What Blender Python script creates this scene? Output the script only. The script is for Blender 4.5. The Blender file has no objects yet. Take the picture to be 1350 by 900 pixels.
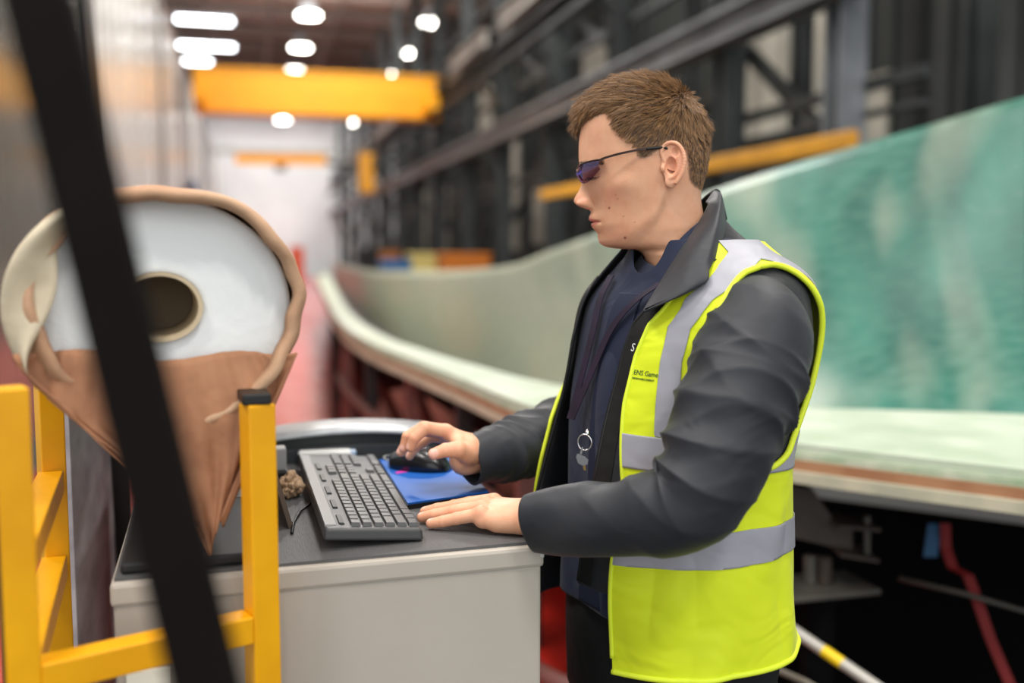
import bpy, bmesh, math, random
import numpy as np
from mathutils import Vector, Matrix

random.seed(7); rng = np.random.default_rng(7)
scene = bpy.context.scene
col = scene.collection

# ------------------------------------------------------------------ camera geometry
FP = 1312.5
YAW, PIT = math.radians(14.7), math.radians(5.1)
CAM = np.array([0.0, 0.0, 1.5])
CF = np.array([math.sin(YAW) * math.cos(PIT), math.cos(YAW) * math.cos(PIT), -math.sin(PIT)])
CR = np.array([math.cos(YAW), -math.sin(YAW), 0.0])
CU = np.cross(CR, CF)
CD = np.array([math.sin(YAW), math.cos(YAW), 0.0])
UP = np.array([0.0, 0.0, 1.0])

def ray(x, y):
    return CF + (x - 675) / FP * CR - (y - 450) / FP * CU
def P(x, y, d):
    return CAM + d * ray(x, y)
def onz(x, y, z):
    r = ray(x, y); return CAM + (z - CAM[2]) / r[2] * r
def onx(x, y, X):
    r = ray(x, y); return CAM + X / r[0] * r
def ony(x, y, Y):
    r = ray(x, y); return CAM + Y / r[1] * r
def pixv(V):
    v = V - CAM; d = v @ CF
    return 675 + FP * (v @ CR) / d, 450 - FP * (v @ CU) / d, d

# ------------------------------------------------------------------ materials
def lin(c):
    out = []
    for v in c[:3]:
        v = v / 255.0
        out.append(v / 12.92 if v <= 0.04045 else ((v + 0.055) / 1.055) ** 2.4)
    return (*out, 1.0)

MATS = {}
def M(name, rgb, rough=0.5, metal=0.0, rgb2=None, nscale=5.0, nstretch=(1, 1, 1), detail=4, lo=0.35, hi=0.65,
      bump=0.0, bscale=60.0, bstretch=(1, 1, 1), coat=0.0, coat_rough=0.1, sheen=0.0, trans=0.0, ior=1.45, sss=0.0,
      spec=0.5, rough2=None, emit=0.0, alpha=1.0):
    if name in MATS: return MATS[name]
    m = bpy.data.materials.new(name); m.use_nodes = True
    nt = m.node_tree; b = nt.nodes['Principled BSDF']
    b.inputs['Base Color'].default_value = lin(rgb)
    b.inputs['Roughness'].default_value = rough
    b.inputs['Metallic'].default_value = metal
    b.inputs['Coat Weight'].default_value = coat
    b.inputs['Coat Roughness'].default_value = coat_rough
    b.inputs['Sheen Weight'].default_value = sheen
    b.inputs['Transmission Weight'].default_value = trans
    b.inputs['IOR'].default_value = ior
    b.inputs['Specular IOR Level'].default_value = spec
    b.inputs['Alpha'].default_value = alpha
    if sss:
        b.inputs['Subsurface Weight'].default_value = sss
        b.inputs['Subsurface Radius'].default_value = (1.0, 0.35, 0.2)
        b.inputs['Subsurface Scale'].default_value = 0.006
    if emit:
        b.inputs['Emission Color'].default_value = lin(rgb)
        b.inputs['Emission Strength'].default_value = emit
    tc = nt.nodes.new('ShaderNodeTexCoord')
    def noise(scale, stretch, det):
        mp = nt.nodes.new('ShaderNodeMapping'); mp.inputs['Scale'].default_value = stretch
        nt.links.new(tc.outputs['Object'], mp.inputs['Vector'])
        n = nt.nodes.new('ShaderNodeTexNoise'); n.inputs['Scale'].default_value = scale; n.inputs['Detail'].default_value = det
        nt.links.new(mp.outputs['Vector'], n.inputs['Vector']); return n
    if rgb2 is not None or rough2 is not None:
        n = noise(nscale, nstretch, detail)
        r = nt.nodes.new('ShaderNodeMapRange'); r.inputs['From Min'].default_value = lo; r.inputs['From Max'].default_value = hi
        nt.links.new(n.outputs['Fac'], r.inputs['Value'])
        if rgb2 is not None:
            mx = nt.nodes.new('ShaderNodeMix'); mx.data_type = 'RGBA'
            mx.inputs['A'].default_value = lin(rgb); mx.inputs['B'].default_value = lin(rgb2)
            nt.links.new(r.outputs['Result'], mx.inputs['Factor']); nt.links.new(mx.outputs['Result'], b.inputs['Base Color'])
        if rough2 is not None:
            r2 = nt.nodes.new('ShaderNodeMapRange'); r2.inputs['To Min'].default_value = rough; r2.inputs['To Max'].default_value = rough2
            nt.links.new(r.outputs['Result'], r2.inputs['Value']); nt.links.new(r2.outputs['Result'], b.inputs['Roughness'])
    if bump:
        n = noise(bscale, bstretch, 5)
        bp = nt.nodes.new('ShaderNodeBump'); bp.inputs['Strength'].default_value = bump; bp.inputs['Distance'].default_value = 0.01
        nt.links.new(n.outputs['Fac'], bp.inputs['Height']); nt.links.new(bp.outputs['Normal'], b.inputs['Normal'])
    MATS[name] = m
    return m

# ------------------------------------------------------------------ objects
def tag(o, label=None, cat=None, group=None, kind=None):
    if label: o['label'] = label
    if cat: o['category'] = cat
    if group: o['group'] = group
    if kind: o['kind'] = kind
    return o

def attach(o, parent):
    if parent is not None:
        o.parent = parent
        o.matrix_parent_inverse = world_of(parent).inverted()
def world_of(o):
    m = Matrix.LocRotScale(o.location, o.rotation_euler, o.scale)
    if o.parent is not None:
        return world_of(o.parent) @ o.matrix_parent_inverse @ m
    return m

def empty(name, loc, label, cat, group=None):
    o = bpy.data.objects.new(name, None); col.objects.link(o)
    o.location = tuple(float(v) for v in loc); o.empty_display_size = 0.1
    return tag(o, label, cat, group)

def link(name, me, mat=None, parent=None):
    o = bpy.data.objects.new(name, me); col.objects.link(o)
    if mat is not None:
        for m in (mat if isinstance(mat, (list, tuple)) else [mat]): me.materials.append(m)
    attach(o, parent)
    return o

def mesh_of(name, V, Fc, smooth=True, midx=None):
    me = bpy.data.meshes.new(name)
    me.from_pydata([tuple(map(float, v)) for v in V], [], [tuple(int(i) for i in f) for f in Fc])
    if midx is not None: me.polygons.foreach_set('material_index', np.asarray(midx, dtype=np.int32))
    if smooth: me.polygons.foreach_set('use_smooth', np.ones(len(me.polygons), dtype=bool))
    me.validate(); me.update()
    return me

class MB:
    """collects shapes into one mesh"""
    def __init__(s): s.V = []; s.F = []; s.mi = []
    def add(s, V, F, mi=0):
        k = len(s.V); s.V.extend([tuple(map(float, v)) for v in V])
        s.F.extend([tuple(int(i) + k for i in f) for f in F]); s.mi.extend([mi] * len(F)); return s
    def box(s, c, size, rot=None, bev=0.0, mi=0, seg=2):
        bm = bmesh.new(); bmesh.ops.create_cube(bm, size=1.0)
        for v in bm.verts: v.co = Vector((v.co.x * size[0], v.co.y * size[1], v.co.z * size[2]))
        if bev: bmesh.ops.bevel(bm, geom=bm.edges[:], offset=bev, segments=seg, affect='EDGES', profile=0.5)
        if rot is not None: bmesh.ops.transform(bm, matrix=rot.to_4x4(), verts=bm.verts)
        bm.verts.index_update()
        s.add([v.co + Vector(c) for v in bm.verts], [[v.index for v in f.verts] for f in bm.faces], mi); bm.free(); return s
    def bar(s, a, b, w, h, up=(0, 0, 1), bev=0.0, mi=0):
        """rectangular bar from a to b, w across, h along up"""
        a, b = Vector(a), Vector(b); y = (b - a); L = y.length; y.normalize()
        u = Vector(up)
        if abs(y.dot(u)) > 0.98: u = Vector((0, 1, 0)) if abs(y.y) < 0.9 else Vector((1, 0, 0))
        x = y.cross(u).normalized(); z = x.cross(y)
        return s.box((a + b) / 2, (w, L, h), Matrix((x, y, z)).transposed(), bev, mi)
    def ibeam(s, a, b, w, h, t, up=(0, 0, 1), mi=0):
        a, b = Vector(a), Vector(b); y = (b - a).normalized(); u = Vector(up)
        if abs(y.dot(u)) > 0.98: u = Vector((0, 1, 0))
        x = y.cross(u).normalized(); z = x.cross(y)
        s.bar(a + z * (h / 2 - t / 2), b + z * (h / 2 - t / 2), w, t, z, mi=mi)
        s.bar(a - z * (h / 2 - t / 2), b - z * (h / 2 - t / 2), w, t, z, mi=mi)
        return s.bar(a, b, t, h - 2 * t, z, mi=mi)
    def tube(s, pts, r, n=10, caps=True, mi=0):
        pts = [np.array(p, float) for p in pts]; m = len(pts)
        rr = r if hasattr(r, '__len__') else [r] * m
        V, F, _ = tube_grid(np.array(pts), np.array(rr, float), n)
        F = list(F)
        if caps:
            F.append(list(range(n))[::-1]); F.append([(m - 1) * n + i for i in range(n)])
        return s.add(V, F, mi)
    def ribbon(s, pts, side, w, t, mi=0):
        """flat strap of width w along side vector, thickness t"""
        for i in range(len(pts) - 1):
            pass
        pts = [np.array(p, float) for p in pts]; side = np.array(side, float) / np.linalg.norm(side)
        V = []; F = []
        for i, p in enumerate(pts):
            tg = pts[min(i + 1, len(pts) - 1)] - pts[max(i - 1, 0)]; tg /= np.linalg.norm(tg)
            nn = np.cross(tg, side); nn /= np.linalg.norm(nn)
            for a, b in ((-1, -1), (1, -1), (1, 1), (-1, 1)): V.append(p + side * a * w / 2 + nn * b * t / 2)
        for i in range(len(pts) - 1):
            for k in range(4):
                F.append((i * 4 + k, i * 4 + (k + 1) % 4, i * 4 + 4 + (k + 1) % 4, i * 4 + 4 + k))
        F.append((3, 2, 1, 0)); F.append(tuple(len(V) - 4 + k for k in range(4)))
        return s.add(V, F, mi)
    def prism(s, poly, ext, mi=0):
        """closed polygon of 3D points extruded by ext"""
        n = len(poly); ext = np.array(ext, float)
        V = [np.array(p, float) for p in poly] + [np.array(p, float) + ext for p in poly]
        F = [tuple(range(n))[::-1], tuple(range(n, 2 * n))] + [(i, (i + 1) % n, n + (i + 1) % n, n + i) for i in range(n)]
        return s.add(V, F, mi)
    def build(s, name, mat, parent=None, smooth=False):
        me = mesh_of(name, s.V, s.F, smooth, s.mi)
        fix_normals(me)
        return link(name, me, mat, parent)

def fix_normals(me):
    bm = bmesh.new(); bm.from_mesh(me); bmesh.ops.recalc_face_normals(bm, faces=bm.faces[:]); bm.to_mesh(me); bm.free(); me.update()

def frames(pts):
    """rotation minimising frames along a polyline"""
    m = len(pts); T = np.zeros_like(pts)
    T[1:-1] = pts[2:] - pts[:-2]; T[0] = pts[1] - pts[0]; T[-1] = pts[-1] - pts[-2]
    T /= np.linalg.norm(T, axis=1)[:, None]
    a = np.array([0, 0, 1.0]) if abs(T[0][2]) < 0.9 else np.array([1.0, 0, 0])
    N = np.zeros_like(pts); n = a - T[0] * (a @ T[0]); N[0] = n / np.linalg.norm(n)
    for i in range(1, m):
        n = N[i - 1] - T[i] * (N[i - 1] @ T[i]); N[i] = n / np.linalg.norm(n)
    return T, N, np.cross(T, N)

def tube_grid(pts, rad, n, rad2=None, disp=None):
    T, N, B = frames(pts); m = len(pts)
    th = np.linspace(0, 2 * np.pi, n, endpoint=False)
    r1 = rad[:, None] * np.ones(n); r2 = (rad if rad2 is None else rad2)[:, None] * np.ones(n)
    if disp is not None: r1 = r1 + disp; r2 = r2 + disp
    V = pts[:, None, :] + N[:, None, :] * (r1 * np.cos(th))[:, :, None] + B[:, None, :] * (r2 * np.sin(th))[:, :, None]
    F = grid_faces(m, n, wrap=True)
    return V.reshape(-1, 3), F, (T, N, B)

def grid_faces(m, n, wrap=False):
    i, j = np.meshgrid(np.arange(m - 1), np.arange(n if wrap else n - 1), indexing='ij')
    j2 = (j + 1) % n
    return np.stack([i * n + j, i * n + j2, (i + 1) * n + j2, (i + 1) * n + j], -1).reshape(-1, 4)

def catmull(pts, per):
    pts = np.array(pts, float)
    out = []
    n = len(pts)
    for i in range(n - 1):
        p0 = pts[max(i - 1, 0)] if i > 0 else 2 * pts[0] - pts[1]
        p1, p2 = pts[i], pts[i + 1]
        p3 = pts[i + 2] if i + 2 < n else 2 * pts[-1] - pts[-2]
        for t in np.linspace(0, 1, per, endpoint=False):
            out.append(0.5 * (2 * p1 + (p2 - p0) * t + (2 * p0 - 5 * p1 + 4 * p2 - p3) * t * t + (3 * p1 - p0 - 3 * p2 + p3) * t ** 3))
    out.append(pts[-1])
    return np.array(out)

def smoothstep(a, b, x):
    t = np.clip((x - a) / (b - a), 0, 1); return t * t * (3 - 2 * t)

# ------------------------------------------------------------------ implicit surfaces
def surfnets(f, lo, hi, h):
    lo = np.array(lo, float); hi = np.array(hi, float)
    n = np.ceil((hi - lo) / h).astype(int) + 1
    ax = [lo[k] + h * np.arange(n[k]) for k in range(3)]
    X, Y, Z = np.meshgrid(*ax, indexing='ij', sparse=True)
    D = f(X, Y, Z).astype(np.float32)
    D = np.broadcast_to(D, tuple(n)).copy()
    for k in range(3):   # close the border
        sl = [slice(None)] * 3
        for e in (0, -1):
            sl[k] = e; D[tuple(sl)] = np.maximum(D[tuple(sl)], h * 0.5)
    ins = D < 0
    acc = np.zeros(tuple(n - 1) + (3,), np.float32); cnt = np.zeros(tuple(n - 1), np.float32)
    corners = [(a, b, c) for a in (0, 1) for b in (0, 1) for c in (0, 1)]
    def sub(A, o): return A[o[0]:A.shape[0] - 1 + o[0], o[1]:A.shape[1] - 1 + o[1], o[2]:A.shape[2] - 1 + o[2]]
    for a in corners:
        for k in range(3):
            if a[k] == 0:
                b = list(a); b[k] = 1
                da, db = sub(D, a), sub(D, b); cr = (da < 0) != (db < 0)
                t = np.where(cr, da / np.where(cr, da - db, 1), 0)
                for q in range(3):
                    acc[..., q] += np.where(cr, a[q] + (t if q == k else 0), 0)
                cnt += cr
    act = cnt > 0
    idx = -np.ones(act.shape, np.int64); idx[act] = np.arange(act.sum())
    base = np.argwhere(act)
    V = lo + h * (base + acc[act] / cnt[act][:, None])
    Fs = []
    for k in range(3):
        u, v = [(1, 2), (2, 0), (0, 1)][k]
        sl0 = [slice(None)] * 3; sl1 = [slice(None)] * 3
        sl0[k] = slice(0, -1); sl1[k] = slice(1, None)
        a, b = ins[tuple(sl0)], ins[tuple(sl1)]
        cr = np.argwhere(a != b)
        cr = cr[(cr[:, u] > 0) & (cr[:, v] > 0) & (cr[:, u] < n[u] - 1) & (cr[:, v] < n[v] - 1)]
        q = []
        for du, dv in ((1, 1), (0, 1), (0, 0), (1, 0)):
            c = cr.copy(); c[:, u] -= du; c[:, v] -= dv; q.append(idx[c[:, 0], c[:, 1], c[:, 2]])
        q = np.stack(q, 1)
        flip = ~a[cr[:, 0], cr[:, 1], cr[:, 2]]
        q[flip] = q[flip][:, ::-1]
        Fs.append(q)
    return V, np.concatenate(Fs)

def smin(a, b, k):
    h = np.clip(0.5 + 0.5 * (b - a) / k, 0, 1)
    return b * (1 - h) + a * h - k * h * (1 - h)

def cone_sdf(X, Y, Z, a, b, ra, rb):
    a = np.array(a, float); b = np.array(b, float); ba = b - a; L2 = ba @ ba
    px, py, pz = X - a[0], Y - a[1], Z - a[2]
    t = np.clip((px * ba[0] + py * ba[1] + pz * ba[2]) / L2, 0, 1)
    return np.sqrt((px - t * ba[0]) ** 2 + (py - t * ba[1]) ** 2 + (pz - t * ba[2]) ** 2) - (ra + (rb - ra) * t)

def ell_sdf(X, Y, Z, c, r):
    k = np.sqrt(((X - c[0]) / r[0]) ** 2 + ((Y - c[1]) / r[1]) ** 2 + ((Z - c[2]) / r[2]) ** 2)
    return (k - 1) * min(r)

# ------------------------------------------------------------------ clipping of triangle sheets by a scalar field
def tris_of(F):
    F = np.asarray(F); return np.concatenate([F[:, [0, 1, 2]], F[:, [0, 2, 3]]])

def clip(V, T, A, g):
    """keep the part of the sheet with g > 0; V verts, T triangles, A per-vertex attributes"""
    g = np.where(np.abs(g) < 1e-9, 1e-9, g)
    s = g > 0; k = s[T].sum(1)
    out = [T[k == 3]]; newV = []; newA = []; cache = {}
    def cut(i, j):
        key = (min(i, j), max(i, j))
        if key not in cache:
            t = g[i] / (g[i] - g[j]); cache[key] = len(V) + len(newV)
            newV.append(V[i] + t * (V[j] - V[i])); newA.append(A[i] + t * (A[j] - A[i]))
        return cache[key]
    ex = []
    for t in T[(k == 1) | (k == 2)]:
        poly = []
        for q in range(3):
            i, j = int(t[q]), int(t[(q + 1) % 3])
            if s[i]: poly.append(i)
            if s[i] != s[j]: poly.append(cut(i, j))
        for q in range(1, len(poly) - 1): ex.append((poly[0], poly[q], poly[q + 1]))
    if ex: out.append(np.array(ex))
    T2 = np.concatenate(out)
    V2 = np.concatenate([V, np.array(newV).reshape(-1, 3)]); A2 = np.concatenate([A, np.array(newA).reshape(-1, A.shape[1])])
    used = np.unique(T2); mp = -np.ones(len(V2), int); mp[used] = np.arange(len(used))
    return V2[used], mp[T2], A2[used]

def in_poly(px, py, poly):
    """signed distance to a polygon in the plane, positive inside"""
    poly = np.array(poly, float); n = len(poly)
    d = np.full(px.shape, 1e18); ins = np.zeros(px.shape, bool)
    for i in range(n):
        a, b = poly[i], poly[(i + 1) % n]; e = b - a
        wx, wy = px - a[0], py - a[1]
        t = np.clip((wx * e[0] + wy * e[1]) / (e @ e), 0, 1)
        d = np.minimum(d, (wx - t * e[0]) ** 2 + (wy - t * e[1]) ** 2)
        c = ((a[1] > py) != (b[1] > py)) & (px < (b[0] - a[0]) * (py - a[1]) / (b[1] - a[1] + 1e-12) + a[0])
        ins ^= c
    return np.where(ins, 1, -1) * np.sqrt(d)

def sheet(name, V, T, mat, parent, thick=0.0025, offset=-1.0):
    me = mesh_of(name, V, T)
    o = link(name, me, mat, parent)
    if thick:
        md = o.modifiers.new('thickness', 'SOLIDIFY'); md.thickness = thick; md.offset = offset; md.use_even_offset = False
    return o

def strip(rows, per=8, cross=8):
    """loft a smooth sheet through rows of equal length control points"""
    rows = [catmull(r, per) for r in rows]
    g = np.array(rows)
    if len(rows) > 2:
        g = np.stack([catmull(g[:, j], cross) for j in range(g.shape[1])], 1)
    return g.reshape(-1, 3), grid_faces(g.shape[0], g.shape[1])
# ================================================================== SETTING
def S(o): return tag(o, kind='structure')

m_floor = M('concrete_floor', (74, 74, 72), 0.35, rgb2=(52, 52, 52), nscale=1.2, rough2=0.55, bump=0.05, bscale=30)
m_lane = M('red_floor_paint', (218, 36, 24), 0.25, rgb2=(204, 46, 36), nscale=2.0, rough2=0.42, bump=0.03, bscale=20, coat=0.7, coat_rough=0.2)
m_endw = M('white_cladding', (226, 230, 232), 0.6, rgb2=(208, 213, 216), nscale=0.3)
m_ceil = M('roof_sheet', (226, 196, 176), 0.8, rgb2=(190, 164, 148), nscale=0.5)
m_purl = M('purlin_paint', (120, 104, 96), 0.7)
m_rwall = M('dark_cladding', (58, 62, 58), 0.7, rgb2=(34, 37, 36), nscale=0.5)
m_pale = M('pale_sheet', (182, 178, 164), 0.6, rgb2=(150, 148, 138), nscale=0.7)
m_lwall = M('glossy_panel', (202, 201, 196), 0.2, rgb2=(184, 183, 178), nscale=0.5, nstretch=(1, 3, 0.3), rough2=0.32, bump=0.04, bscale=3, bstretch=(1, 4, 0.5), spec=0.55)
m_lwall2 = M('panel_dark_reflection', (120, 122, 114), 0.12, rgb2=(96, 100, 92), nscale=0.7, rough2=0.3, bump=0.05, bscale=3, spec=0.9)  # nearest panel: reflected dark surroundings painted into its colour
m_blackm = M('black_paint', (14, 14, 14), 0.45)
m_steel = M('dark_steel', (62, 66, 66), 0.5, metal=0.2, rgb2=(44, 48, 48), nscale=1.5)
m_steel2 = M('grey_steel', (128, 132, 136), 0.45, metal=0.2, rgb2=(104, 108, 112), nscale=1.5)
m_lgrey = M('pale_grey_steel', (176, 174, 166), 0.5, rgb2=(150, 148, 142), nscale=1.0)
m_yel = M('crane_yellow', (234, 156, 0), 0.4, rgb2=(240, 170, 0), nscale=0.6)
m_yel2 = M('handrail_yellow', (226, 160, 30), 0.45, rgb2=(200, 140, 30), nscale=2)
m_lamp = M('lamp_glow', (255, 250, 240), 0.5, emit=26.0)
m_strip = M('strip_glow', (246, 250, 255), 0.5, emit=14.0)

S(MB().box((4, 29, -0.05), (24, 72, 0.1)).build('floor', m_floor))
rt = [(1.62, 2.3), (1.50, 3.0), (1.30, 5.0), (1.14, 7.0)] + [tuple(onz(x, y, 0)[:2]) for x, y in ((477, 545), (451, 460), (434, 407), (420, 366))]
yl = [2.3, 3, 5, 7] + [p[1] for p in rt[4:]]
b = MB(); n = len(rt)
V = [(-1.45, y, 0.004) for y in yl] + [(x, y, 0.004) for x, y in rt] + [(-1.45, y, 0.0) for y in yl] + [(x, y, 0.0) for x, y in rt]
F = [(i, n + i, n + i + 1, i + 1) for i in range(n - 1)] + [(n + i, 3 * n + i, 3 * n + i + 1, n + i + 1) for i in range(n - 1)] + [(i, i + 1, 2 * n + i + 1, 2 * n + i) for i in range(n - 1)]
S(b.add(V, F).build('floor_walkway', m_lane))

# end wall: vertical ribbed cladding
b = MB(); xs = np.arange(-9, 14.01, 0.5)
for i, x in enumerate(xs[:-1]):
    b.box((x + 0.25, 63.1, 5.2), (0.44, 0.12, 10.4)); 
b.box((2.5, 63.25, 5.2), (23, 0.2, 10.4))
S(b.build('wall_end', m_endw))
S(MB().box((2.5, 62.98, 7.6), (23, 0.14, 0.25)).build('trim_1', m_lgrey))
S(MB().box((2.5, 29, 10.5), (25, 70, 0.15)).build('ceiling', m_ceil))
k = 2
for y in np.arange(16, 63, 3.1):
    S(MB().ibeam((-9, y, 10.15), (14, y, 10.15), 0.25, 0.5, 0.06).build('trim_%d' % k, m_purl)); k += 1
for x in (-1.2, 0.9, 3.2, 5.2):
    S(MB().bar((x, 14, 9.8), (x, 63, 9.8), 0.14, 0.2).build('trim_%d' % k, m_purl)); k += 1

# left: tall glossy panels with dark joints
ys = [4.2, 11.55, 20.6, 30.2, 40, 50, 62.8]
for i in range(6):
    bb = MB(); bb.box((-1.66, (ys[i] + ys[i + 1]) / 2, 3.2), (0.12, ys[i + 1] - ys[i] - 0.06, 6.4))
    if i >= 1:
        bb.box((-1.595, (ys[i] + ys[i + 1]) / 2, 6.36), (0.05, ys[i + 1] - ys[i] - 0.06, 0.10))
    S(bb.build('wall_left' if i == 0 else 'wall_left.%03d' % i, m_lwall2 if i == 0 else m_lwall))
S(MB().box((-1.70, 33.5, 3.15), (0.08, 58.6, 6.3)).build('wall_left_backing', m_blackm))
S(MB().box((-1.585, 11.2, 3.3), (0.07, 0.8, 6.6), bev=0.01).build('trim_%d' % k, m_blackm)); k += 1
for y in ys[2:6]:
    S(MB().box((-1.59, y, 3.2), (0.05, 0.10, 6.4)).build('trim_%d' % k, m_steel)); k += 1

# right: dark wall with pale translucent sheets, and the steel structure in front of it
b = MB(); b.box((9.1, 35, 5.2), (0.2, 58, 10.4))
for y in np.arange(6.2, 63.5, 0.6): b.box((8.98, y, 5.2), (0.08, 0.3, 10.4))
S(b.build('wall_right', m_rwall))
wz = []
for x0_, x1_, y0_, y1_ in ((985, 1092, 40, 188), (1128, 1172, 105, 195), (655, 684, 198, 330), (632, 648, 120, 180), (700, 722, 245, 322), (545, 562, 258, 330), (580, 602, 250, 330), (610, 622, 240, 330), (655, 675, 60, 120), (770, 800, 70, 130), (500, 512, 270, 330)):
    a_, b_, c_ = onx(x1_, y0_, 8.9), onx(x0_, y0_, 8.9), onx(x0_, y1_, 8.9); wz.append((a_[1], b_[1], max(0.05, c_[2]), b_[2]))
for i, (a, c, z0, z1) in enumerate(wz):
    b = MB(); b.box((8.9, (a + c) / 2, (z0 + z1) / 2), (0.06, c - a, z1 - z0))
    for q in range(1, 2): b.box((8.86, a + (c - a) * q / 2, (z0 + z1) / 2), (0.03, 0.05, z1 - z0))
    S(b.build('window_%d' % (i + 1), m_pale))
cy = [7.9, 10.1, 13.5, 16.6, 20.1, 23.6, 27.2, 31, 35, 39, 43.5, 48, 53, 58]
for i, y in enumerate(cy):
    S(MB().ibeam((5.1, y, 0), (5.1, y, 10.1), 0.27, 0.27, 0.035, up=(0, 1, 0)).build('column' if i == 0 else 'column.%03d' % i, m_steel2 if i == 0 else m_steel))
for i, y in enumerate(np.arange(9.0, 62, 3.5)):
    S(MB().ibeam((7.4, y, 0), (7.4, y, 10.1), 0.24, 0.24, 0.03, up=(0, 1, 0)).build('column.%03d' % (i + 40), m_steel))
# crane rail beam and upper runway
S(MB().ibeam((4.95, 7.0, 3.86), (4.95, 63, 3.95), 0.34, 0.34, 0.05).build('beam', m_steel2))
S(MB().ibeam((5.0, 7.0, 5.75), (5.0, 63, 5.9), 0.34, 0.5, 0.06).build('beam.001', m_steel))
for i, z in enumerate((2.95, 2.70, 4.75, 6.9, 8.3)):
    S(MB().bar((5.25, 7.0, z), (5.25, 63, z), 0.09, 0.10 if z > 2.8 else 0.05).build('beam.%03d' % (i + 2), m_steel))
for i in range(0, len(cy) - 1):
    y0, y1 = cy[i], cy[i + 1]
    m = MB()
    if i % 2 == 0: m.bar((5.3, y0, 2.2), (5.3, y1, 3.7), 0.1, 0.14)
    else: m.bar((5.3, y0, 3.7), (5.3, y1, 2.2), 0.1, 0.14)
    m.bar((5.3, y0, 4.2), (5.3, y1, 5.6), 0.08, 0.12); m.bar((5.3, y1, 0.3), (5.3, y0 + 0.6 * (y1 - y0), 2.2), 0.09, 0.12)
    S(m.build('brace' if i == 0 else 'brace.%03d' % i, m_steel))
S(MB().box((5.0, 8.0, 4.5), (0.75, 0.7, 0.9), bev=0.03).box((5.0, 8.0, 3.99), (0.5, 0.5, 0.12)).build('beam_junction_box', m_blackm))
# pale cable trays under the runway
for i, (a, c) in enumerate(((15.9, 19.2), (20.4, 24.0), (26, 31), (33, 40), (42, 52))):
    t = MB().box((4.81, (a + c) / 2, 5.9), (0.04, c - a, 0.30), bev=0.008).box((4.755, (a + c) / 2, 5.76), (0.14, c - a, 0.03)).box((4.755, (a + c) / 2, 6.04), (0.14, c - a, 0.03)).build('trim_%d' % (60 + i), m_lgrey)
    S(t)
# yellow gas pipe rail
b = MB(); b.bar((4.72, 7.15, 2.40), (4.72, 16.0, 2.45), 0.10, 0.16, bev=0.02)
t = empty('yellow_rail', (4.72, 13, 2.4), 'long yellow guard rail along the dark columns behind the man', 'rail')
b.build('rail_beam', m_yel2, t)
for y in (7.9, 10.1, 13.5): MB().bar((4.7, y, 2.43), (5.0, y, 2.43), 0.06, 0.06).build('bracket', m_steel, t)

# lamps
def hexlamp(x, y, lab):
    t = empty('high_bay_lamp', (x, y, 9), lab, 'lamp', 'high bay lamps under the roof')
    def poly(r, z): return [(x + r * math.cos(a), y + r * math.sin(a), z) for a in np.linspace(0, 2 * np.pi, 8, endpoint=False)]
    b = MB(); r0, r1 = poly(0.36, 9.02), poly(0.16, 9.42); b.add(r0 + r1, [tuple(range(8, 16))] + [(i, (i + 1) % 8, 8 + (i + 1) % 8, 8 + i) for i in range(8)]); b.build('reflector', m_steel2, t)
    MB().prism(poly(0.35, 8.98), (0, 0, 0.04)).build('diffuser', m_lamp, t)
    MB().tube([(x, y, 9.4), (x, y, 10.4)], 0.02, 6).build('hanger', m_steel, t)
names = ['nearest', 'second', 'third', 'last']
for i, y in enumerate((33, 38.2, 43, 59)):
    hexlamp(1.98, y, 'bright high bay lamp in the row above the walkway, %s of the four' % names[i])
    hexlamp(5.93, y, 'bright high bay lamp in the row nearer the dark columns, %s of the four' % names[i])
hexlamp(8.3, 47.5, 'bright high bay lamp over the dark columns, higher of the outer pair')
hexlamp(8.6, 56.0, 'dim high bay lamp over the dark columns, lower of the outer pair')
for i, (y, x0, x1) in enumerate(((31.2, -3.4, -1.5), (35.1, -2.15, -0.4), (39.4, -2.35, -0.4), (42.6, -2.35, -1.35))):
    t = empty('strip_light', ((x0 + x1) / 2, y, 9.2), 'white strip light high over the glossy panels, %s from the top of the picture' % ['first', 'second', 'third', 'fourth'][i], 'strip light', 'roof strip lights')
    MB().box(((x0 + x1) / 2, y, 9.12), (x1 - x0, 0.42, 0.06), bev=0.02).build('diffuser', m_strip, t)
    MB().box(((x0 + x1) / 2, y, 9.19), (x1 - x0 + 0.1, 0.5, 0.08)).build('housing', m_steel2, t)
    for q in (x0 + 0.2, x1 - 0.2): MB().tube([(q, y, 9.2), (q, y, 10.4)], 0.015, 6).build('hanger', m_steel, t)

# bridge crane
t = empty('bridge_crane', (1.8, 26.4, 5.1), 'big yellow overhead bridge crane spanning the hall', 'crane')
MB().box((1.76, 26.0, 5.50), (6.0, 0.08, 0.96), bev=0.015).box((1.82, 26.7, 5.50), (6.1, 0.08, 0.96)).box((1.82, 26.35, 6.0), (6.1, 0.86, 0.08)).box((1.82, 26.35, 5.0), (6.1, 0.86, 0.08)).build('girder', m_yel, t)
MB().box((4.58, 26.4, 5.30), (0.34, 2.0, 0.4), bev=0.03).build('end_carriage', m_yel, t)
MB().box((-1.1, 26.4, 5.30), (0.3, 2.0, 0.36), bev=0.03).build('end_carriage', m_yel, t)
for y in (25.7, 27.1): MB().tube([(4.54, y, 5.17), (4.66, y, 5.17)], 0.13, 14).build('wheel', m_steel, t)
rb = MB().bar((4.6, 12, 4.995), (4.6, 62, 4.995), 0.12, 0.07)
for y in cy[2:]: rb.bar((4.6, y, 4.94), (5.0, y, 4.94), 0.06, 0.06)
S(rb.build('beam.030', m_steel))
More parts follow.
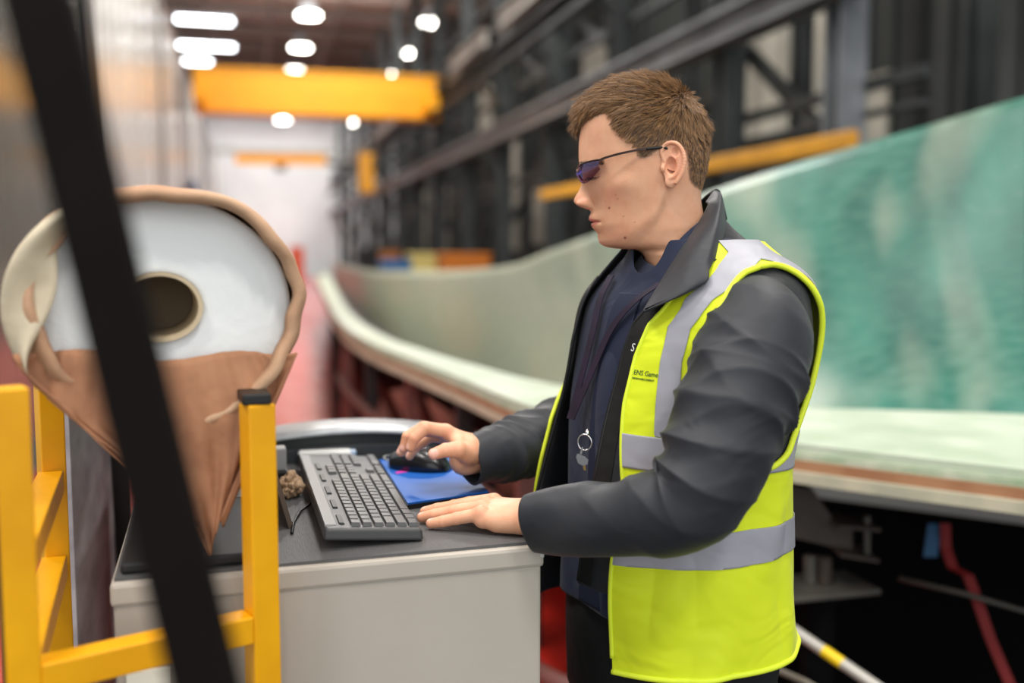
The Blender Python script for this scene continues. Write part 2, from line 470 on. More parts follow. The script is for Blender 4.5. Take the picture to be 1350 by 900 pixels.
# jib crane
t = empty('jib_crane', (4.8, 39, 3.9), 'slim yellow jib crane arm in front of the white end wall', 'crane')
MB().ibeam((-0.45, 39, 4.98), (2.9, 39, 5.02), 0.24, 0.36, 0.07).build('jib_arm', m_yel, t)
MB().ibeam((2.9, 39, 4.9), (4.3, 39, 4.8), 0.2, 0.22, 0.06).build('jib_link', m_steel, t)
MB().box((4.43, 39, 4.55), (0.58, 0.42, 1.5), bev=0.03).build('slewing_bracket', m_yel2, t)
MB().box((4.84, 39, 4.7), (0.26, 0.26, 0.5)).build('mounting', m_steel, t)
MB().box((1.2, 39, 4.7), (0.4, 0.34, 0.24), bev=0.04).build('hoist', m_steel, t)
# things standing far off behind the mould
def crate(name, px, py, d, w, h, mat, lab, cat, lid=None):
    p = P(px, py, d); x, y = p[0], p[1]
    t = empty(name, (x, y, 0), lab, cat)
    b = MB(); b.box((x, y, h / 2 + 0.06), (w, w * 0.8, h - 0.12), bev=0.03)
    for k in range(3): b.box((x, y - w * 0.4, 0.2 + (h - 0.3) * k / 2), (w * 1.02, 0.05, 0.06))
    b.build('body', mat, t)
    MB().box((x, y, h + 0.03), (w * 1.06, w * 0.86, 0.07), bev=0.02).build('lid', lid or mat, t)
    for sx in (-1, 1):
        for sy in (-1, 1): MB().tube([(x + sx * w * 0.4 - 0.03, y + sy * w * 0.3, 0.06), (x + sx * w * 0.4 + 0.03, y + sy * w * 0.3, 0.06)], 0.06, 10).build('caster', m_blackm, t)
crate('waste_bin', 485, 340, 27, 0.55, 1.55, M('black_plastic', (16, 16, 18), 0.5), 'black waste bin far off at the end of the mould', 'bin')
crate('storage_crate', 521, 355, 21, 0.62, 1.28, M('blue_plastic', (24, 96, 150), 0.45), 'blue storage crate far behind the mould rim', 'crate')
crate('storage_crate', 570, 350, 23, 1.1, 1.42, M('sand_plastic', (214, 196, 120), 0.5), 'pale yellow storage crate far behind the mould rim', 'crate')
crate('storage_crate', 610, 350, 21, 1.0, 1.42, M('orange_plastic', (206, 120, 40), 0.5), 'orange storage crate far behind the mould rim', 'crate')
crate('storage_crate', 505, 345, 29, 0.9, 1.5, M('dull_orange', (190, 120, 60), 0.5), 'dull orange crate beside the far black waste bin', 'crate')
crate('tool_cabinet', 391, 337, 52, 0.75, 1.75, M('coral_paint', (222, 110, 74), 0.5), 'small orange cabinet at the far end of the red walkway', 'cabinet')
t = empty('panel_clamp', (-1.5, 16.0, 2.6), 'small blue clamp on the glossy panels above the roll', 'clamp')
p = onx(256, 246, -1.50); q = onx(249, 250, -1.50)
MB().box(p, (0.14, 0.16, 0.34), bev=0.02).build('clamp_body', M('blue_plastic', (24, 96, 150)), t)
MB().box(q, (0.16, 0.5, 0.12), bev=0.02).build('clamp_bar', m_blackm, t)
# ================================================================== BLADE MOULD
def mould_mat():
    m = bpy.data.materials.new('glassfibre_skin'); m.use_nodes = True
    nt = m.node_tree; N = nt.nodes; L = nt.links; b = N['Principled BSDF']
    tc = N.new('ShaderNodeTexCoord'); uv = N.new('ShaderNodeAttribute'); uv.attribute_name = 'span'
    def noise(scale, stretch, det, src, dist=0.0):
        mp = N.new('ShaderNodeMapping'); mp.inputs['Scale'].default_value = stretch; L.new(src, mp.inputs['Vector'])
        n = N.new('ShaderNodeTexNoise'); n.inputs['Scale'].default_value = scale; n.inputs['Detail'].default_value = det; n.inputs['Distortion'].default_value = dist
        L.new(mp.outputs['Vector'], n.inputs['Vector']); return n.outputs['Fac']
    def rng_(v, a, c, to0=0.0, to1=1.0):
        r = N.new('ShaderNodeMapRange'); r.inputs['From Min'].default_value = a; r.inputs['From Max'].default_value = c
        r.inputs['To Min'].default_value = to0; r.inputs['To Max'].default_value = to1; L.new(v, r.inputs['Value']); return r.outputs['Result']
    def mix(f, A, B):
        x = N.new('ShaderNodeMix'); x.data_type = 'RGBA'; L.new(f, x.inputs['Factor'])
        for s, v in (('A', A), ('B', B)):
            if isinstance(v, tuple): x.inputs[s].default_value = lin(v)
            else: L.new(v, x.inputs[s])
        return x.outputs['Result']
    def math_(op, a, c):
        x = N.new('ShaderNodeMath'); x.operation = op; x.use_clamp = True
        for k, v in ((0, a), (1, c)):
            if isinstance(v, (int, float)): x.inputs[k].default_value = v
            else: L.new(v, x.inputs[k])
        return x.outputs[0]
    src = uv.outputs['Vector']
    sep = N.new('ShaderNodeSeparateXYZ'); L.new(src, sep.inputs[0])
    s, c = sep.outputs['X'], sep.outputs['Y']      # s along the blade 0 near .. 1 far, c across 0 rim .. 1 back edge
    big = noise(2.2, (9, 1.2, 1), 2, src, 0.4)
    fine = noise(20.0, (3, 3.2, 1), 4, src)
    base = mix(rng_(big, 0.30, 0.72), (0, 72, 62), (38, 112, 95))
    base = mix(rng_(fine, 0.42, 0.75, 0, 0.16), base, (150, 186, 168))
    # soft white reflections painted as pale clouds; skin also paler towards the far end
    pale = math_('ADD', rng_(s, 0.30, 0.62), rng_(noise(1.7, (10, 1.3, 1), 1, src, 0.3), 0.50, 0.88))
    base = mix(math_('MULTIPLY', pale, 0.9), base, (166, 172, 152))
    tan = rng_(noise(2.0, (6, 2, 1), 2, src), 0.5, 0.7, 0, 0.55)
    base = mix(math_('MULTIPLY', tan, rng_(s, 0.36, 0.6)), base, (176, 166, 138))
    L.new(base, b.inputs['Base Color'])
    b.inputs['Roughness'].default_value = 0.38
    L.new(rng_(fine, 0.3, 0.7, 0.34, 0.56), b.inputs['Roughness'])
    b.inputs['Coat Weight'].default_value = 0.10; b.inputs['Coat Roughness'].default_value = 0.25; b.inputs['Specular IOR Level'].default_value = 0.35
    bp = N.new('ShaderNodeBump'); bp.inputs['Strength'].default_value = 0.12; bp.inputs['Distance'].default_value = 0.02
    L.new(noise(10, (16, 2, 1), 4, src), bp.inputs['Height']); L.new(bp.outputs['Normal'], b.inputs['Normal'])
    return m

T_px = [(1900, 705), (1560, 645), (1350, 619), (1200, 602), (1040, 583), (880, 562), (780, 549), (694, 533), (609, 499), (538, 471), (484, 449), (449, 425), (431, 396), (417, 365)]
I_px = [(1900, 600), (1560, 560), (1350, 546), (1200, 541), (1040, 536), (880, 526), (780, 514), (700, 500), (630, 482), (565, 463), (510, 443), (470, 418), (449, 390), (432, 357)]
U_pd = [(1950, -70, 2.6), (1600, 60, 3.1), (1350, 128, 3.6), (1200, 172, 4.0), (1060, 212, 4.5), (930, 255, 5.2), (800, 303, 6.5), (720, 332, 8), (669, 350, 9.5), (600, 356, 13), (540, 357, 17), (490, 356, 22), (458, 350, 30), (436, 345, 45)]
ZF = 1.05
rim = catmull([onz(x, y, ZF) for x, y in T_px], 10)
inn = catmull([onz(x, y, ZF) for x, y in I_px], 10)
top = catmull([P(*u) for u in U_pd], 10)
ns = len(rim)
mould = empty('blade_mould', (1.0, 2.4, 0), 'huge green and white glass fibre blade mould behind the man', 'mould')
# skin
nc = 40
cs = np.linspace(0, 1, nc); V = []; A = []
for i in range(ns):
    a, u = inn[i], top[i]; w = np.linalg.norm(u - a)
    for c in cs:
        sag = 0.20 * w * (math.sin(math.pi * c ** 0.75)) * (1 - 0.25 * c)
        q = a + (u - a) * c; V.append(q + np.array([0.25 * sag, 0, -sag])); A.append((i / (ns - 1), c, 0))
V = np.array(V); skinV = V.reshape(ns, nc, 3)
me = mesh_of('skin', V, grid_faces(ns, nc))
at = me.attributes.new('span', 'FLOAT_VECTOR', 'POINT'); at.data.foreach_set('vector', np.array(A, np.float32).ravel())
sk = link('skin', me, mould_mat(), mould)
md = sk.modifiers.new('t', 'SOLIDIFY'); md.thickness = 0.03; md.offset = -1; md.material_offset_rim = 1
me.materials.append(M('rim_dark_green', (34, 62, 54), 0.8, spec=0.1))
# flange layers
m_fl = M('white_gelcoat', (190, 198, 180), 0.42, rgb2=(166, 180, 156), nscale=6, bump=0.05, bscale=40, coat=0.1)
m_fl2 = M('green_resin_edge', (150, 170, 140), 0.4, rgb2=(196, 200, 180), nscale=14)
m_ply = M('plywood_edge', (168, 124, 92), 0.7, rgb2=(150, 104, 74), nscale=10)
m_bei = M('beige_edge', (196, 188, 164), 0.6, rgb2=(168, 166, 146), nscale=8)
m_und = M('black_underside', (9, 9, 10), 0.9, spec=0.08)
out = rim - inn; out[:, 2] = 0; out /= np.linalg.norm(out, axis=1)[:, None]
def band(name, offs, mat):
    """closed profile swept along the rim: offs = list of (outward, z)"""
    k = len(offs); VV = []
    for i in range(ns):
        for o_, z_ in offs: VV.append(rim[i] + out[i] * o_ + UP * z_)
    b = MB(); F = [tuple(f) for f in grid_faces(ns, k, wrap=True)]; F += [tuple(range(k)), tuple(range((ns - 1) * k, ns * k))[::-1]]
    return b.add(VV, F).build(name, mat, mould)
VV = []
for i in range(ns):
    w = np.linalg.norm(rim[i] - inn[i])
    for o_, z_ in ((0, 0), (-w, 0.0), (-w - 0.02, -0.03), (0, -0.02)): VV.append(rim[i] + out[i] * o_ + UP * z_)
F = [tuple(f) for f in grid_faces(ns, 4, wrap=True)] + [(0, 1, 2, 3), tuple((ns - 1) * 4 + q for q in (3, 2, 1, 0))]
MB().add(VV, F).build('rim_flange', m_fl, mould)
band('resin_edge', [(0.012, -0.021), (-0.1, -0.021), (-0.1, -0.036), (0.012, -0.036)], m_fl2)
band('plywood_edge', [(0.020, -0.037), (-0.1, -0.037), (-0.1, -0.060), (0.020, -0.060)], m_ply)
band('beige_edge', [(0.034, -0.061), (-0.1, -0.061), (-0.1, -0.088), (0.034, -0.088)], m_bei)
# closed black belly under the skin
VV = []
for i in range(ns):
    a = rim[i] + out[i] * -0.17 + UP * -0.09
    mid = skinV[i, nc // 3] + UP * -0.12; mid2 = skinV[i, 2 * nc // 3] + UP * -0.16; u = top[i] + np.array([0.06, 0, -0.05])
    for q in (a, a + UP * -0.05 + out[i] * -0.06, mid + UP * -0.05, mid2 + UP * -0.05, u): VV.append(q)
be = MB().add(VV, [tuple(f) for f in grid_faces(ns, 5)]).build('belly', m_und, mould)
# supports
m_gal = M('galvanised_steel', (90, 86, 80), 0.5, metal=0.5, rgb2=(66, 63, 58), nscale=5)
m_brn = M('rusty_tube', (120, 70, 62), 0.6, rgb2=(92, 56, 50), nscale=6)
m_dk = M('dark_tube', (30, 27, 26), 0.6)
def at_rim(t): return rim[int(round(t * (ns - 1)))], out[int(round(t * (ns - 1)))]
order = ['nearest the man', 'second from the man', 'third from the man', 'fourth from the man', 'fifth from the man', 'sixth from the man', 'farthest one seen']
for q, i in enumerate((58, 70, 80, 90, 100, 108, 116)):
    r, o_ = rim[i], out[i]; base = r - o_ * 0.05
    t = empty('mould_stand', (base[0], base[1], 0), 'steel stand under the receding mould rim, %s' % order[q], 'stand', 'steel stands under the mould rim')
    bk = base - o_ * 0.7
    MB().bar((*base[:2], 0), (*base[:2], 0.95), 0.06, 0.06, up=(0, 1, 0)).build('post', m_brn if q % 2 else m_dk, t)
    MB().bar((*bk[:2], 0), (*bk[:2], 0.62), 0.06, 0.06, up=(0, 1, 0)).build('post', m_dk, t)
    MB().bar((*base[:2], 0.35), (*bk[:2], 0.35), 0.05, 0.05).build('cross_bar', m_brn, t)
    MB().bar((*base[:2], 0.92), (*bk[:2], 0.30), 0.04, 0.04).build('diagonal', m_gal, t)
# long rusty tubes along the rim
for k, (z, off, j0, j1, lab) in enumerate(((0.70, 0.04, 62, 112, 'upper rusty pipe running beneath the receding mould rim'), (0.30, 0.10, 62, 112, 'lower rusty pipe running beneath the receding mould rim'))):
    pts = [rim[i] * np.array([1, 1, 0]) + out[i] * off + UP * z for i in range(j0, j1, 3)]
    tag(MB().tube(pts, 0.028, 10).build('support_pipe', m_brn, smooth=True), lab, 'pipe')
# machinery below the near part of the mould
t = empty('hinge_bracket', tuple(P(1110, 690, 2.5)), 'brown steel hinge bracket bolted below the mould rim', 'bracket')
d0 = 2.45
m_brk = M('brown_steel', (60, 49, 40), 0.6, metal=0.2, rgb2=(46, 38, 32), nscale=10)
a = lambda x, y, d=d0: P(x, y, d)
MB().prism([a(1036, 640), a(1072, 645), a(1098, 684), a(1124, 688), a(1124, 727), a(1036, 706)], CD * 0.10).build('side_plate', m_brk, t)
MB().bar(a(1096, 686), a(1150, 690), 0.12, 0.008).bar(a(1098, 722), a(1148, 730), 0.12, 0.008).build('lug', m_brk, t)
MB().tube([a(1143, 680, d0 - .02), a(1143, 738, d0 - .02)], 0.008, 10).build('bolt', m_gal, t)
t = empty('jack_leg', tuple(P(1080, 770, 2.45) * np.array([1, 1, 0])), 'grey steel jack leg with foot plate under the mould', 'jack')
MB().tube([a(1068, 732), a(1068, 768)], 0.016, 12).build('tube', m_gal, t)
MB().tube([a(1086, 734), a(1086, 768)], 0.020, 12).build('tube', m_brk, t)
pb = a(1080, 772); MB().box(pb, (0.24, 0.16, 0.014), bev=0.003).build('foot_plate', m_gal, t)
MB().tube([(pb[0], pb[1], 0), (pb[0], pb[1], pb[2])], 0.04, 12).build('column', m_und, t)
t = empty('marker_pole', tuple(P(1100, 860, 2.3)), 'silver pole with one yellow band slanting under the mould', 'pole')
A0, A1 = P(1040, 826, 2.35), P(1175, 918, 2.15)
lerp = lambda u: A0 + (A1 - A0) * u
m_pole = M('pole_silver', (172, 168, 160), 0.45, metal=0.2)
MB().tube([lerp(-0.6), lerp(0.36)], 0.013, 12).build('tube', m_pole, t)
MB().tube([lerp(0.36), lerp(0.55)], 0.0135, 12).build('band', M('band_yellow', (232, 196, 20), 0.5), t)
MB().tube([lerp(0.55), lerp(2.9)], 0.013, 12).build('tube', m_pole, t)
tag(MB().tube([P(1185, 762, 2.5), P(1270, 782, 2.42), P(1360, 808, 2.36), P(1450, 840, 2.3)], 0.007, 8).build('steel_cable', m_gal, smooth=True), 'thin steel cable strung low under the mould at the right', 'cable')
tag(MB().tube([P(1000, 872, 2.3), P(1060, 898, 2.2), P(1150, 950, 2.1)], 0.008, 8).build('steel_rod', M('dull_rod', (110, 104, 92), 0.6, metal=0.4)), 'thin dull steel rod low behind the hem of the vest', 'rod')
t = empty('ratchet_strap', tuple(P(1240, 720, 2.5)), 'red ratchet strap with blue end hanging beneath the mould', 'strap')
MB().ribbon([P(1232, 690, 2.52), P(1229, 712, 2.51), P(1226, 734, 2.50)], CR, 0.034, 0.006).build('blue_end', M('strap_blue', (42, 82, 118), 0.7), t)
MB().ribbon([P(1246, 690, 2.5), P(1247, 722, 2.5), P(1256, 748, 2.48), P(1276, 758, 2.46), P(1288, 790, 2.44), P(1305, 840, 2.42), P(1335, 910, 2.38), P(1360, 960, 2.36)], CR, 0.026, 0.004).build('webbing', M('strap_red', (118, 17, 17), 0.7), t)
# black skirt and floor sheet, put in to darken the shaded space underneath
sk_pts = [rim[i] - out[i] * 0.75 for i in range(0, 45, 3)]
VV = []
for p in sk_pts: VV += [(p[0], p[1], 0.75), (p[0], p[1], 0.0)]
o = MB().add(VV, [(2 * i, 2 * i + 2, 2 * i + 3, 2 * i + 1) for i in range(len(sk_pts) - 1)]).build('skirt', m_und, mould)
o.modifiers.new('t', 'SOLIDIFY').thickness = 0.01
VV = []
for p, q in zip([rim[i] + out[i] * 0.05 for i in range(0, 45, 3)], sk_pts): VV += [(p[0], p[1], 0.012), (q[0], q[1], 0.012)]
o = MB().add(VV, [(2 * i, 2 * i + 2, 2 * i + 3, 2 * i + 1) for i in range(len(sk_pts) - 1)]).build('floor_shade_sheet', m_und, mould)
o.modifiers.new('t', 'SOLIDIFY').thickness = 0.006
# ================================================================== CABINET AND WHAT IS ON IT
ZT = 1.13
m_cab = M('cabinet_paint', (178, 170, 158), 0.5, rgb2=(168, 160, 149), nscale=3, bump=0.03, bscale=80)
m_mat = M('ribbed_rubber', (92, 92, 92), 0.5, rgb2=(76, 77, 78), nscale=3, bump=0.35, bscale=160, bstretch=(8, 0.3, 1))
m_lite = M('pale_edge', (200, 198, 192), 0.5)
cab = empty('cabinet', (0.095, 1.55, 0), 'beige metal cabinet with dark ribbed top under the keyboard', 'cabinet')
def cq(u, v, z):   # cabinet plan: u 0..1 left-right, v depth from the front edge
    A, B = np.array([-0.163, 1.176]), np.array([0.356, 1.196]); dv = np.array([-0.036, 0.9993])
    p = A + (B - A) * u + dv * v; return np.array([p[0], p[1], z])
CD_ = 0.86
rotc = Matrix.Rotation(math.atan2(0.02, 0.519), 3, 'Z')
def cbox(u0, u1, v0, v1, z0, z1, bev=0.0, mb=None):
    mb = mb or MB(); c = cq((u0 + u1) / 2, (v0 + v1) / 2, (z0 + z1) / 2)
    return mb.box(c, ((u1 - u0) * 0.5194, v1 - v0, z1 - z0), rotc, bev)
cbox(0.006, 0.994, 0.004, CD_ - 0.004, 0.05, ZT - 0.03, 0.004).build('body', m_cab, cab)
cbox(0.03, 0.97, 0.03, CD_ - 0.03, 0.0, 0.05).build('plinth', m_blackm, cab)
b = MB(); cbox(0, 1, 0, CD_, ZT - 0.032, ZT - 0.004, 0.005, b); b.build('top_frame', m_cab, cab)
cbox(0.985, 1, 0, CD_, ZT - 0.02, ZT + 0.001, 0.002).build('edge_strip', m_lite, cab)
cbox(0.008, 0.985, 0.010, CD_ - 0.006, ZT - 0.012, ZT).build('worktop', m_mat, cab)
cbox(0.03, 0.12, -0.004, 0.004, 0.98, 1.022).build('paper_label', M('label_paper', (232, 230, 214), 0.7), cab)

# keyboard -------------------------------------------------------------
kb = empty('keyboard', tuple(onz(470, 665, ZT)), 'black full size computer keyboard lying lengthwise on the cabinet', 'keyboard')
k00, k10 = onz(427, 727, ZT), onz(559, 714, ZT)        # near left, near right
k01, k11 = onz(392, 619, ZT), onz(496, 613, ZT)        # far left, far right
def kq(u, v, z):   # u 0 left..1 right (towards the man), v 0 near..1 far
    p = (k00 * (1 - u) + k10 * u) * (1 - v) + (k01 * (1 - u) + k11 * u) * v
    return np.array([p[0], p[1], ZT + z])
m_kb = M('keyboard_plastic', (60, 60, 61), 0.42, bump=0.05, bscale=400)
m_kb2 = M('keyboard_strip', (112, 112, 112), 0.4)
m_key = M('keycap_plastic', (76, 76, 76), 0.38)
def khex(u0, u1, v0, v1, z0, z1, inset=0.0, mb=None, tilt=0.012):
    """block in keyboard coordinates, top slightly smaller, rising to the left"""
    mb = mb or MB(); du, dv = inset / 0.14, inset / 0.48
    lo = [(u0, v0), (u1, v0), (u1, v1), (u0, v1)]; hi = [(u0 + du, v0 + dv), (u1 - du, v0 + dv), (u1 - du, v1 - dv), (u0 + du, v1 - dv)]
    Vv = [kq(u, v, z0 + tilt * (1 - u)) for u, v in lo] + [kq(u, v, z1 + tilt * (1 - u)) for u, v in hi]
    return mb.add(Vv, [(3, 2, 1, 0), (4, 5, 6, 7), (0, 1, 5, 4), (1, 2, 6, 5), (2, 3, 7, 6), (3, 0, 4, 7)])
o = khex(0, 1, 0, 1, 0.001, 0.017, 0.002).build('case', m_kb, kb)
bv = o.modifiers.new('b', 'BEVEL'); bv.width = 0.004; bv.segments = 3
khex(0.02, 0.14, 0.03, 0.97, 0.0165, 0.0182, 0.001).build('media_strip', m_kb2, kb)
KEYS = 0
def key(u0, u1, v0, v1, nm='key'):
    global KEYS
    o = khex(u0 + 0.008, u1 - 0.008, v0 + 0.0025, v1 - 0.0025, 0.0165, 0.0215, 0.0014).build(nm, m_key, kb); KEYS += 1
    return o
us = np.linspace(0.27, 0.97, 7); du = us[1] - us[0]
# v: 0 near end is the number pad's opposite: the escape side lies near the camera
def row(r, v0, sizes):
    unit = 0.0412; v = v0
    for s_ in sizes:
        key(us[r], us[r] + du, v, v + s_ * unit, 'space_bar' if s_ > 5 else 'key'); v += s_ * unit
v0 = 0.025
row(0, v0, [1] * 13); row(1, v0, [1] * 13 + [2]); row(2, v0, [1.5] + [1] * 12 + [1.5]); row(3, v0, [1.8] + [1] * 11 + [2.2]); row(4, v0, [2.3] + [1] * 10 + [2.7]); row(5, v0, [1.3, 1.2, 1.3, 6.2, 1.3, 1.2, 2.5])
v1 = 0.655
for r in (0, 1, 2): row(r, v1, [1, 1, 1])
row(4, v1 + 0.0412, [1]); row(5, v1, [1, 1, 1])
v2 = 0.80
for r in (1, 2, 3): row(r, v2, [1.05, 1.05, 1.05, 1.05])
row(5, v2, [2.1, 1.05, 1.05])
for k in range(5): khex(0.165, 0.225, 0.04 + 0.17 * k, 0.13 + 0.17 * k, 0.0165, 0.0195, 0.001).build('media_key', m_blackm, kb)
MB().tube([kq(0.0, 0.45, 0.006), kq(-0.12, 0.40, 0.003), kq(-0.22, 0.28, 0.003), kq(-0.26, 0.18, 0.003)], 0.0022, 8).build('cable', m_blackm, kb, True)

# mouse mat, mouse ------------------------------------------------------
m_blue = M('blue_cloth', (0, 84, 168), 0.55, bump=0.1, bscale=900)
mm = empty('mouse_mat', tuple(onz(570, 640, ZT)), 'thick bright blue mouse mat with black sides', 'mouse mat')
q0, q1 = onz(537, 672, ZT), onz(646, 656, ZT)
q2, q3 = onz(600, 608, ZT), onz(499, 612, ZT)
def slab(c, z0, z1, inset=0.0):
    ce = sum(c) / 4; cc = [p + (ce - p) / np.linalg.norm(ce - p) * inset for p in c]
    return [np.array([p[0], p[1], z0]) for p in cc], [0, 0, z1 - z0]
MB().prism(*slab((q0, q1, q2, q3), ZT, ZT + 0.007)).build('base', m_blackm, mm)
o = MB().prism(*slab((q0, q1, q2, q3), ZT + 0.0071, ZT + 0.0095, 0.003)).build('cover', m_blue, mm)
st = [onz(522, 631, ZT) , onz(545, 627, ZT), onz(562, 623, ZT)]
MB().ribbon([np.array([p[0], p[1], ZT + 0.0099]) for p in st], (0, 1, 0), 0.012, 0.0006).build('pink_streak', M('pink_print', (206, 60, 160), 0.6), mm)

ms = empty('computer_mouse', tuple(onz(560, 612, ZT + .01)), 'black computer mouse under the man\'s right hand', 'mouse')
zt = ZT + 0.0095
mf, mr = onz(516, 611, zt + .005), onz(592, 617, zt + .005)
ax = (mr - mf); ax[2] = 0; Lm = np.linalg.norm(ax); ax /= Lm; sd = np.array([-ax[1], ax[0], 0])
def mouse_grid(scale=1.0, z_off=0.0, u0=0.0, u1=1.0, rows=24, cols=25, a0=-90, a1=90):
    V = []
    for u in np.linspace(u0, u1, rows):
        w = 0.031 * (math.sin(math.pi * min(max(u * 0.92 + 0.04, 0), 1)) ** 0.45) * (0.9 + 0.1 * u)
        h = 0.012 + 0.026 * math.sin(math.pi * (0.12 + 0.80 * u)) ** 1.2
        if u > 0.85: h *= math.sqrt(max(1e-3, 1 - ((u - 0.85) / 0.16) ** 2))
        for a in np.radians(np.linspace(a0, a1, cols)):
            V.append(mf + ax * (u * Lm) + sd * (w * scale * math.copysign(abs(math.sin(a)) ** 0.8, math.sin(a))) + UP * (-0.004 + z_off + h * scale * math.cos(a) ** 0.7 if math.cos(a) > 1e-6 else -0.004 + z_off))
    return V, grid_faces(rows, cols)
Vg, Fg = mouse_grid(); Fl = [tuple(f) for f in Fg]
Fl.append(tuple(i * 25 for i in range(24)) + tuple(i * 25 + 24 for i in range(23, -1, -1))); Fl.append(tuple(range(25))); Fl.append(tuple(23 * 25 + i for i in range(25))[::-1])
MB().add(Vg, Fl).build('shell', M('mouse_black', (18, 18, 20), 0.3, coat=0.3), ms, True)
for (a0, a1) in ((-62, -6), (6, 62)):
    Vg, Fg = mouse_grid(1.03, 0.0006, 0.03, 0.42, 12, 10, a0, a1)
    o = MB().add(Vg, [tuple(f) for f in Fg]).build('button', M('mouse_button', (88, 92, 96), 0.25, metal=0.3), ms, True)
    o.modifiers.new('t', 'SOLIDIFY').thickness = 0.0015
wc = mf + ax * 0.2 * Lm + UP * 0.024
MB().tube([wc - sd * 0.003, wc + sd * 0.003], 0.008, 16).build('wheel', m_blackm, ms, True)
MB().tube(catmull([mf + ax * 0.004 + UP * 0.004, mf - ax * 0.012 + UP * 0.006 + sd * 0.002, mf - ax * 0.02 + UP * 0.008 + sd * 0.018, mf - ax * 0.004 + UP * 0.004 + sd * 0.05, mf + ax * 0.05 + UP * 0.001 + sd * 0.10, mf + ax * 0.12 - UP * 0.002 + sd * 0.13], 6), 0.0018, 8).build('cable', M('cable_grey', (120, 120, 116), 0.4), ms, True)

# small white box -------------------------------------------------------
wb = empty('white_box', tuple(onz(432, 612, ZT)), 'small flat white box with blue end behind the keyboard', 'box')
w0, w1 = onz(394, 617, ZT), onz(478, 614, ZT)
cx = (w0 + w1) / 2; ln = np.linalg.norm(w1 - w0); an = math.atan2(w1[1] - w0[1], w1[0] - w0[0]); rw = Matrix.Rotation(an, 3, 'Z')
MB().box(cx + np.array([-0.008, 0.028, 0.0125]), (ln * 0.84, 0.034, 0.024), rw, 0.005, seg=3).build('body', M('white_plastic', (212, 214, 212), 0.45), wb)
MB().box(cx + np.array([ln * 0.435 - .008, 0.028, 0.0115]), (ln * 0.14, 0.031, 0.022), rw, 0.004).build('end_cap', M('blue_ribbed', (86, 128, 172), 0.5, rgb2=(200, 206, 212), nscale=120, nstretch=(0.1, 1, 1)), wb)

# black case with silver lid ---------------------------------------------
bc = empty('equipment_case', tuple(onz(450, 590, ZT)), 'black moulded case with curved silver lid at the cabinet back', 'case')
def arch(x0, x1, y0, y1, z0, zs, zm, name, mat, pw=2.0):
    n = 24; top_ = []
    for i in range(n + 1):
        u = i / n; t = 2 * u - 1; top_.append((x0 + (x1 - x0) * u, y0, zs + (zm - zs) * (1 - abs(t) ** pw)))
    return MB().prism([(x0, y0, z0)] + top_[:1] + top_[1:-1] + top_[-1:] + [(x1, y0, z0)], (0, y1 - y0, 0)).build(name, mat, bc)
m_case = M('case_black', (30, 33, 34), 0.45, bump=0.05, bscale=200)
p0, p1 = P(335, 600, 1.86), P(566, 600, 1.92)
xa, xb, yc = p0[0], p1[0], 1.775
arch(xa, xb, yc, yc + 0.11, ZT + 0.0005, 1.168, 1.182, 'body', m_case)
arch(xa + 0.004, xb - 0.004, yc - 0.012, yc, ZT + 0.0005, 1.150, 1.158, 'front_ledge', M('case_ledge', (52, 56, 58), 0.4))
n = 24; rows = []
for y_, dz in ((yc - 0.006, -0.004), (yc + 0.0, 0.004), (yc + 0.02, 0.006), (yc + 0.10, 0.005), (yc + 0.115, -0.002)):
    rows.append([(xa - 0.004 + (xb - xa + 0.008) * i / n, y_, 1.169 + 0.0145 * (1 - abs(2 * i / n - 1) ** 2.0) + dz) for i in range(n + 1)])
o = MB().add(np.array(rows).reshape(-1, 3), [tuple(f) for f in grid_faces(5, n + 1)]).build('lid', M('silver_lid', (168, 172, 174), 0.35, metal=0.4, rgb2=(140, 144, 148), nscale=20), bc, True)
o.modifiers.new('t', 'SOLIDIFY').thickness = 0.004

# small things by the post ----------------------------------------------
g = empty('socket_block', tuple(onz(368, 625, ZT)), 'small grey block on black base beside the yellow post', 'block')
c = onz(366, 628, ZT)
MB().box(c + UP * 0.006, (0.036, 0.035, 0.012), rotc, 0.002).build('base', m_blackm, g)
MB().box(c + UP * 0.031, (0.028, 0.030, 0.038), rotc, 0.003).build('body', M('grey_plastic', (150, 150, 148), 0.5), g)
bd = empty('clip_board', tuple(onz(372, 690, ZT)), 'thin brown board leaning on edge beside the yellow post', 'board')
a0, a1 = onz(381, 697, ZT), onz(358, 640, ZT)
lean = np.array([-0.022, 0, 0.085])
MB().prism([a0, a1, a1 + lean, a0 + lean], (0.006, 0.0, 0.0015)).build('board', M('hardboard', (104, 84, 66), 0.6, rgb2=(84, 70, 58), nscale=20), bd)
MB().bar(a0 + lean, a1 + lean, 0.009, 0.006).build('edge', M('edge_grey', (140, 138, 134), 0.5), bd)
# crumpled brown paper
bm = bmesh.new(); bmesh.ops.create_icosphere(bm, subdivisions=5, radius=1.0)
from mathutils import noise as mnoise
for v in bm.verts:
    d = v.co.normalized(); r = 0.72 + 0.55 * abs(mnoise.noise(d * 1.6 + Vector((3, 1, 2)))) + 0.20 * abs(mnoise.noise(d * 3.4))
    v.co = Vector((d.x * r * 0.020, d.y * r * 0.034, max(-0.0145, d.z * r * 0.022)))
c = onz(383, 655, ZT)
o = MB().add([v.co + Vector(c) + Vector((0, 0.01, 0.0148)) for v in bm.verts], [[v.index for v in f.verts] for f in bm.faces]).build('paper_ball', M('kraft_paper_ball', (176, 148, 118), 0.8, rgb2=(146, 118, 90), nscale=60), smooth=False)
bm.free(); tag(o, 'crumpled ball of brown paper beside the keyboard corner', 'paper')
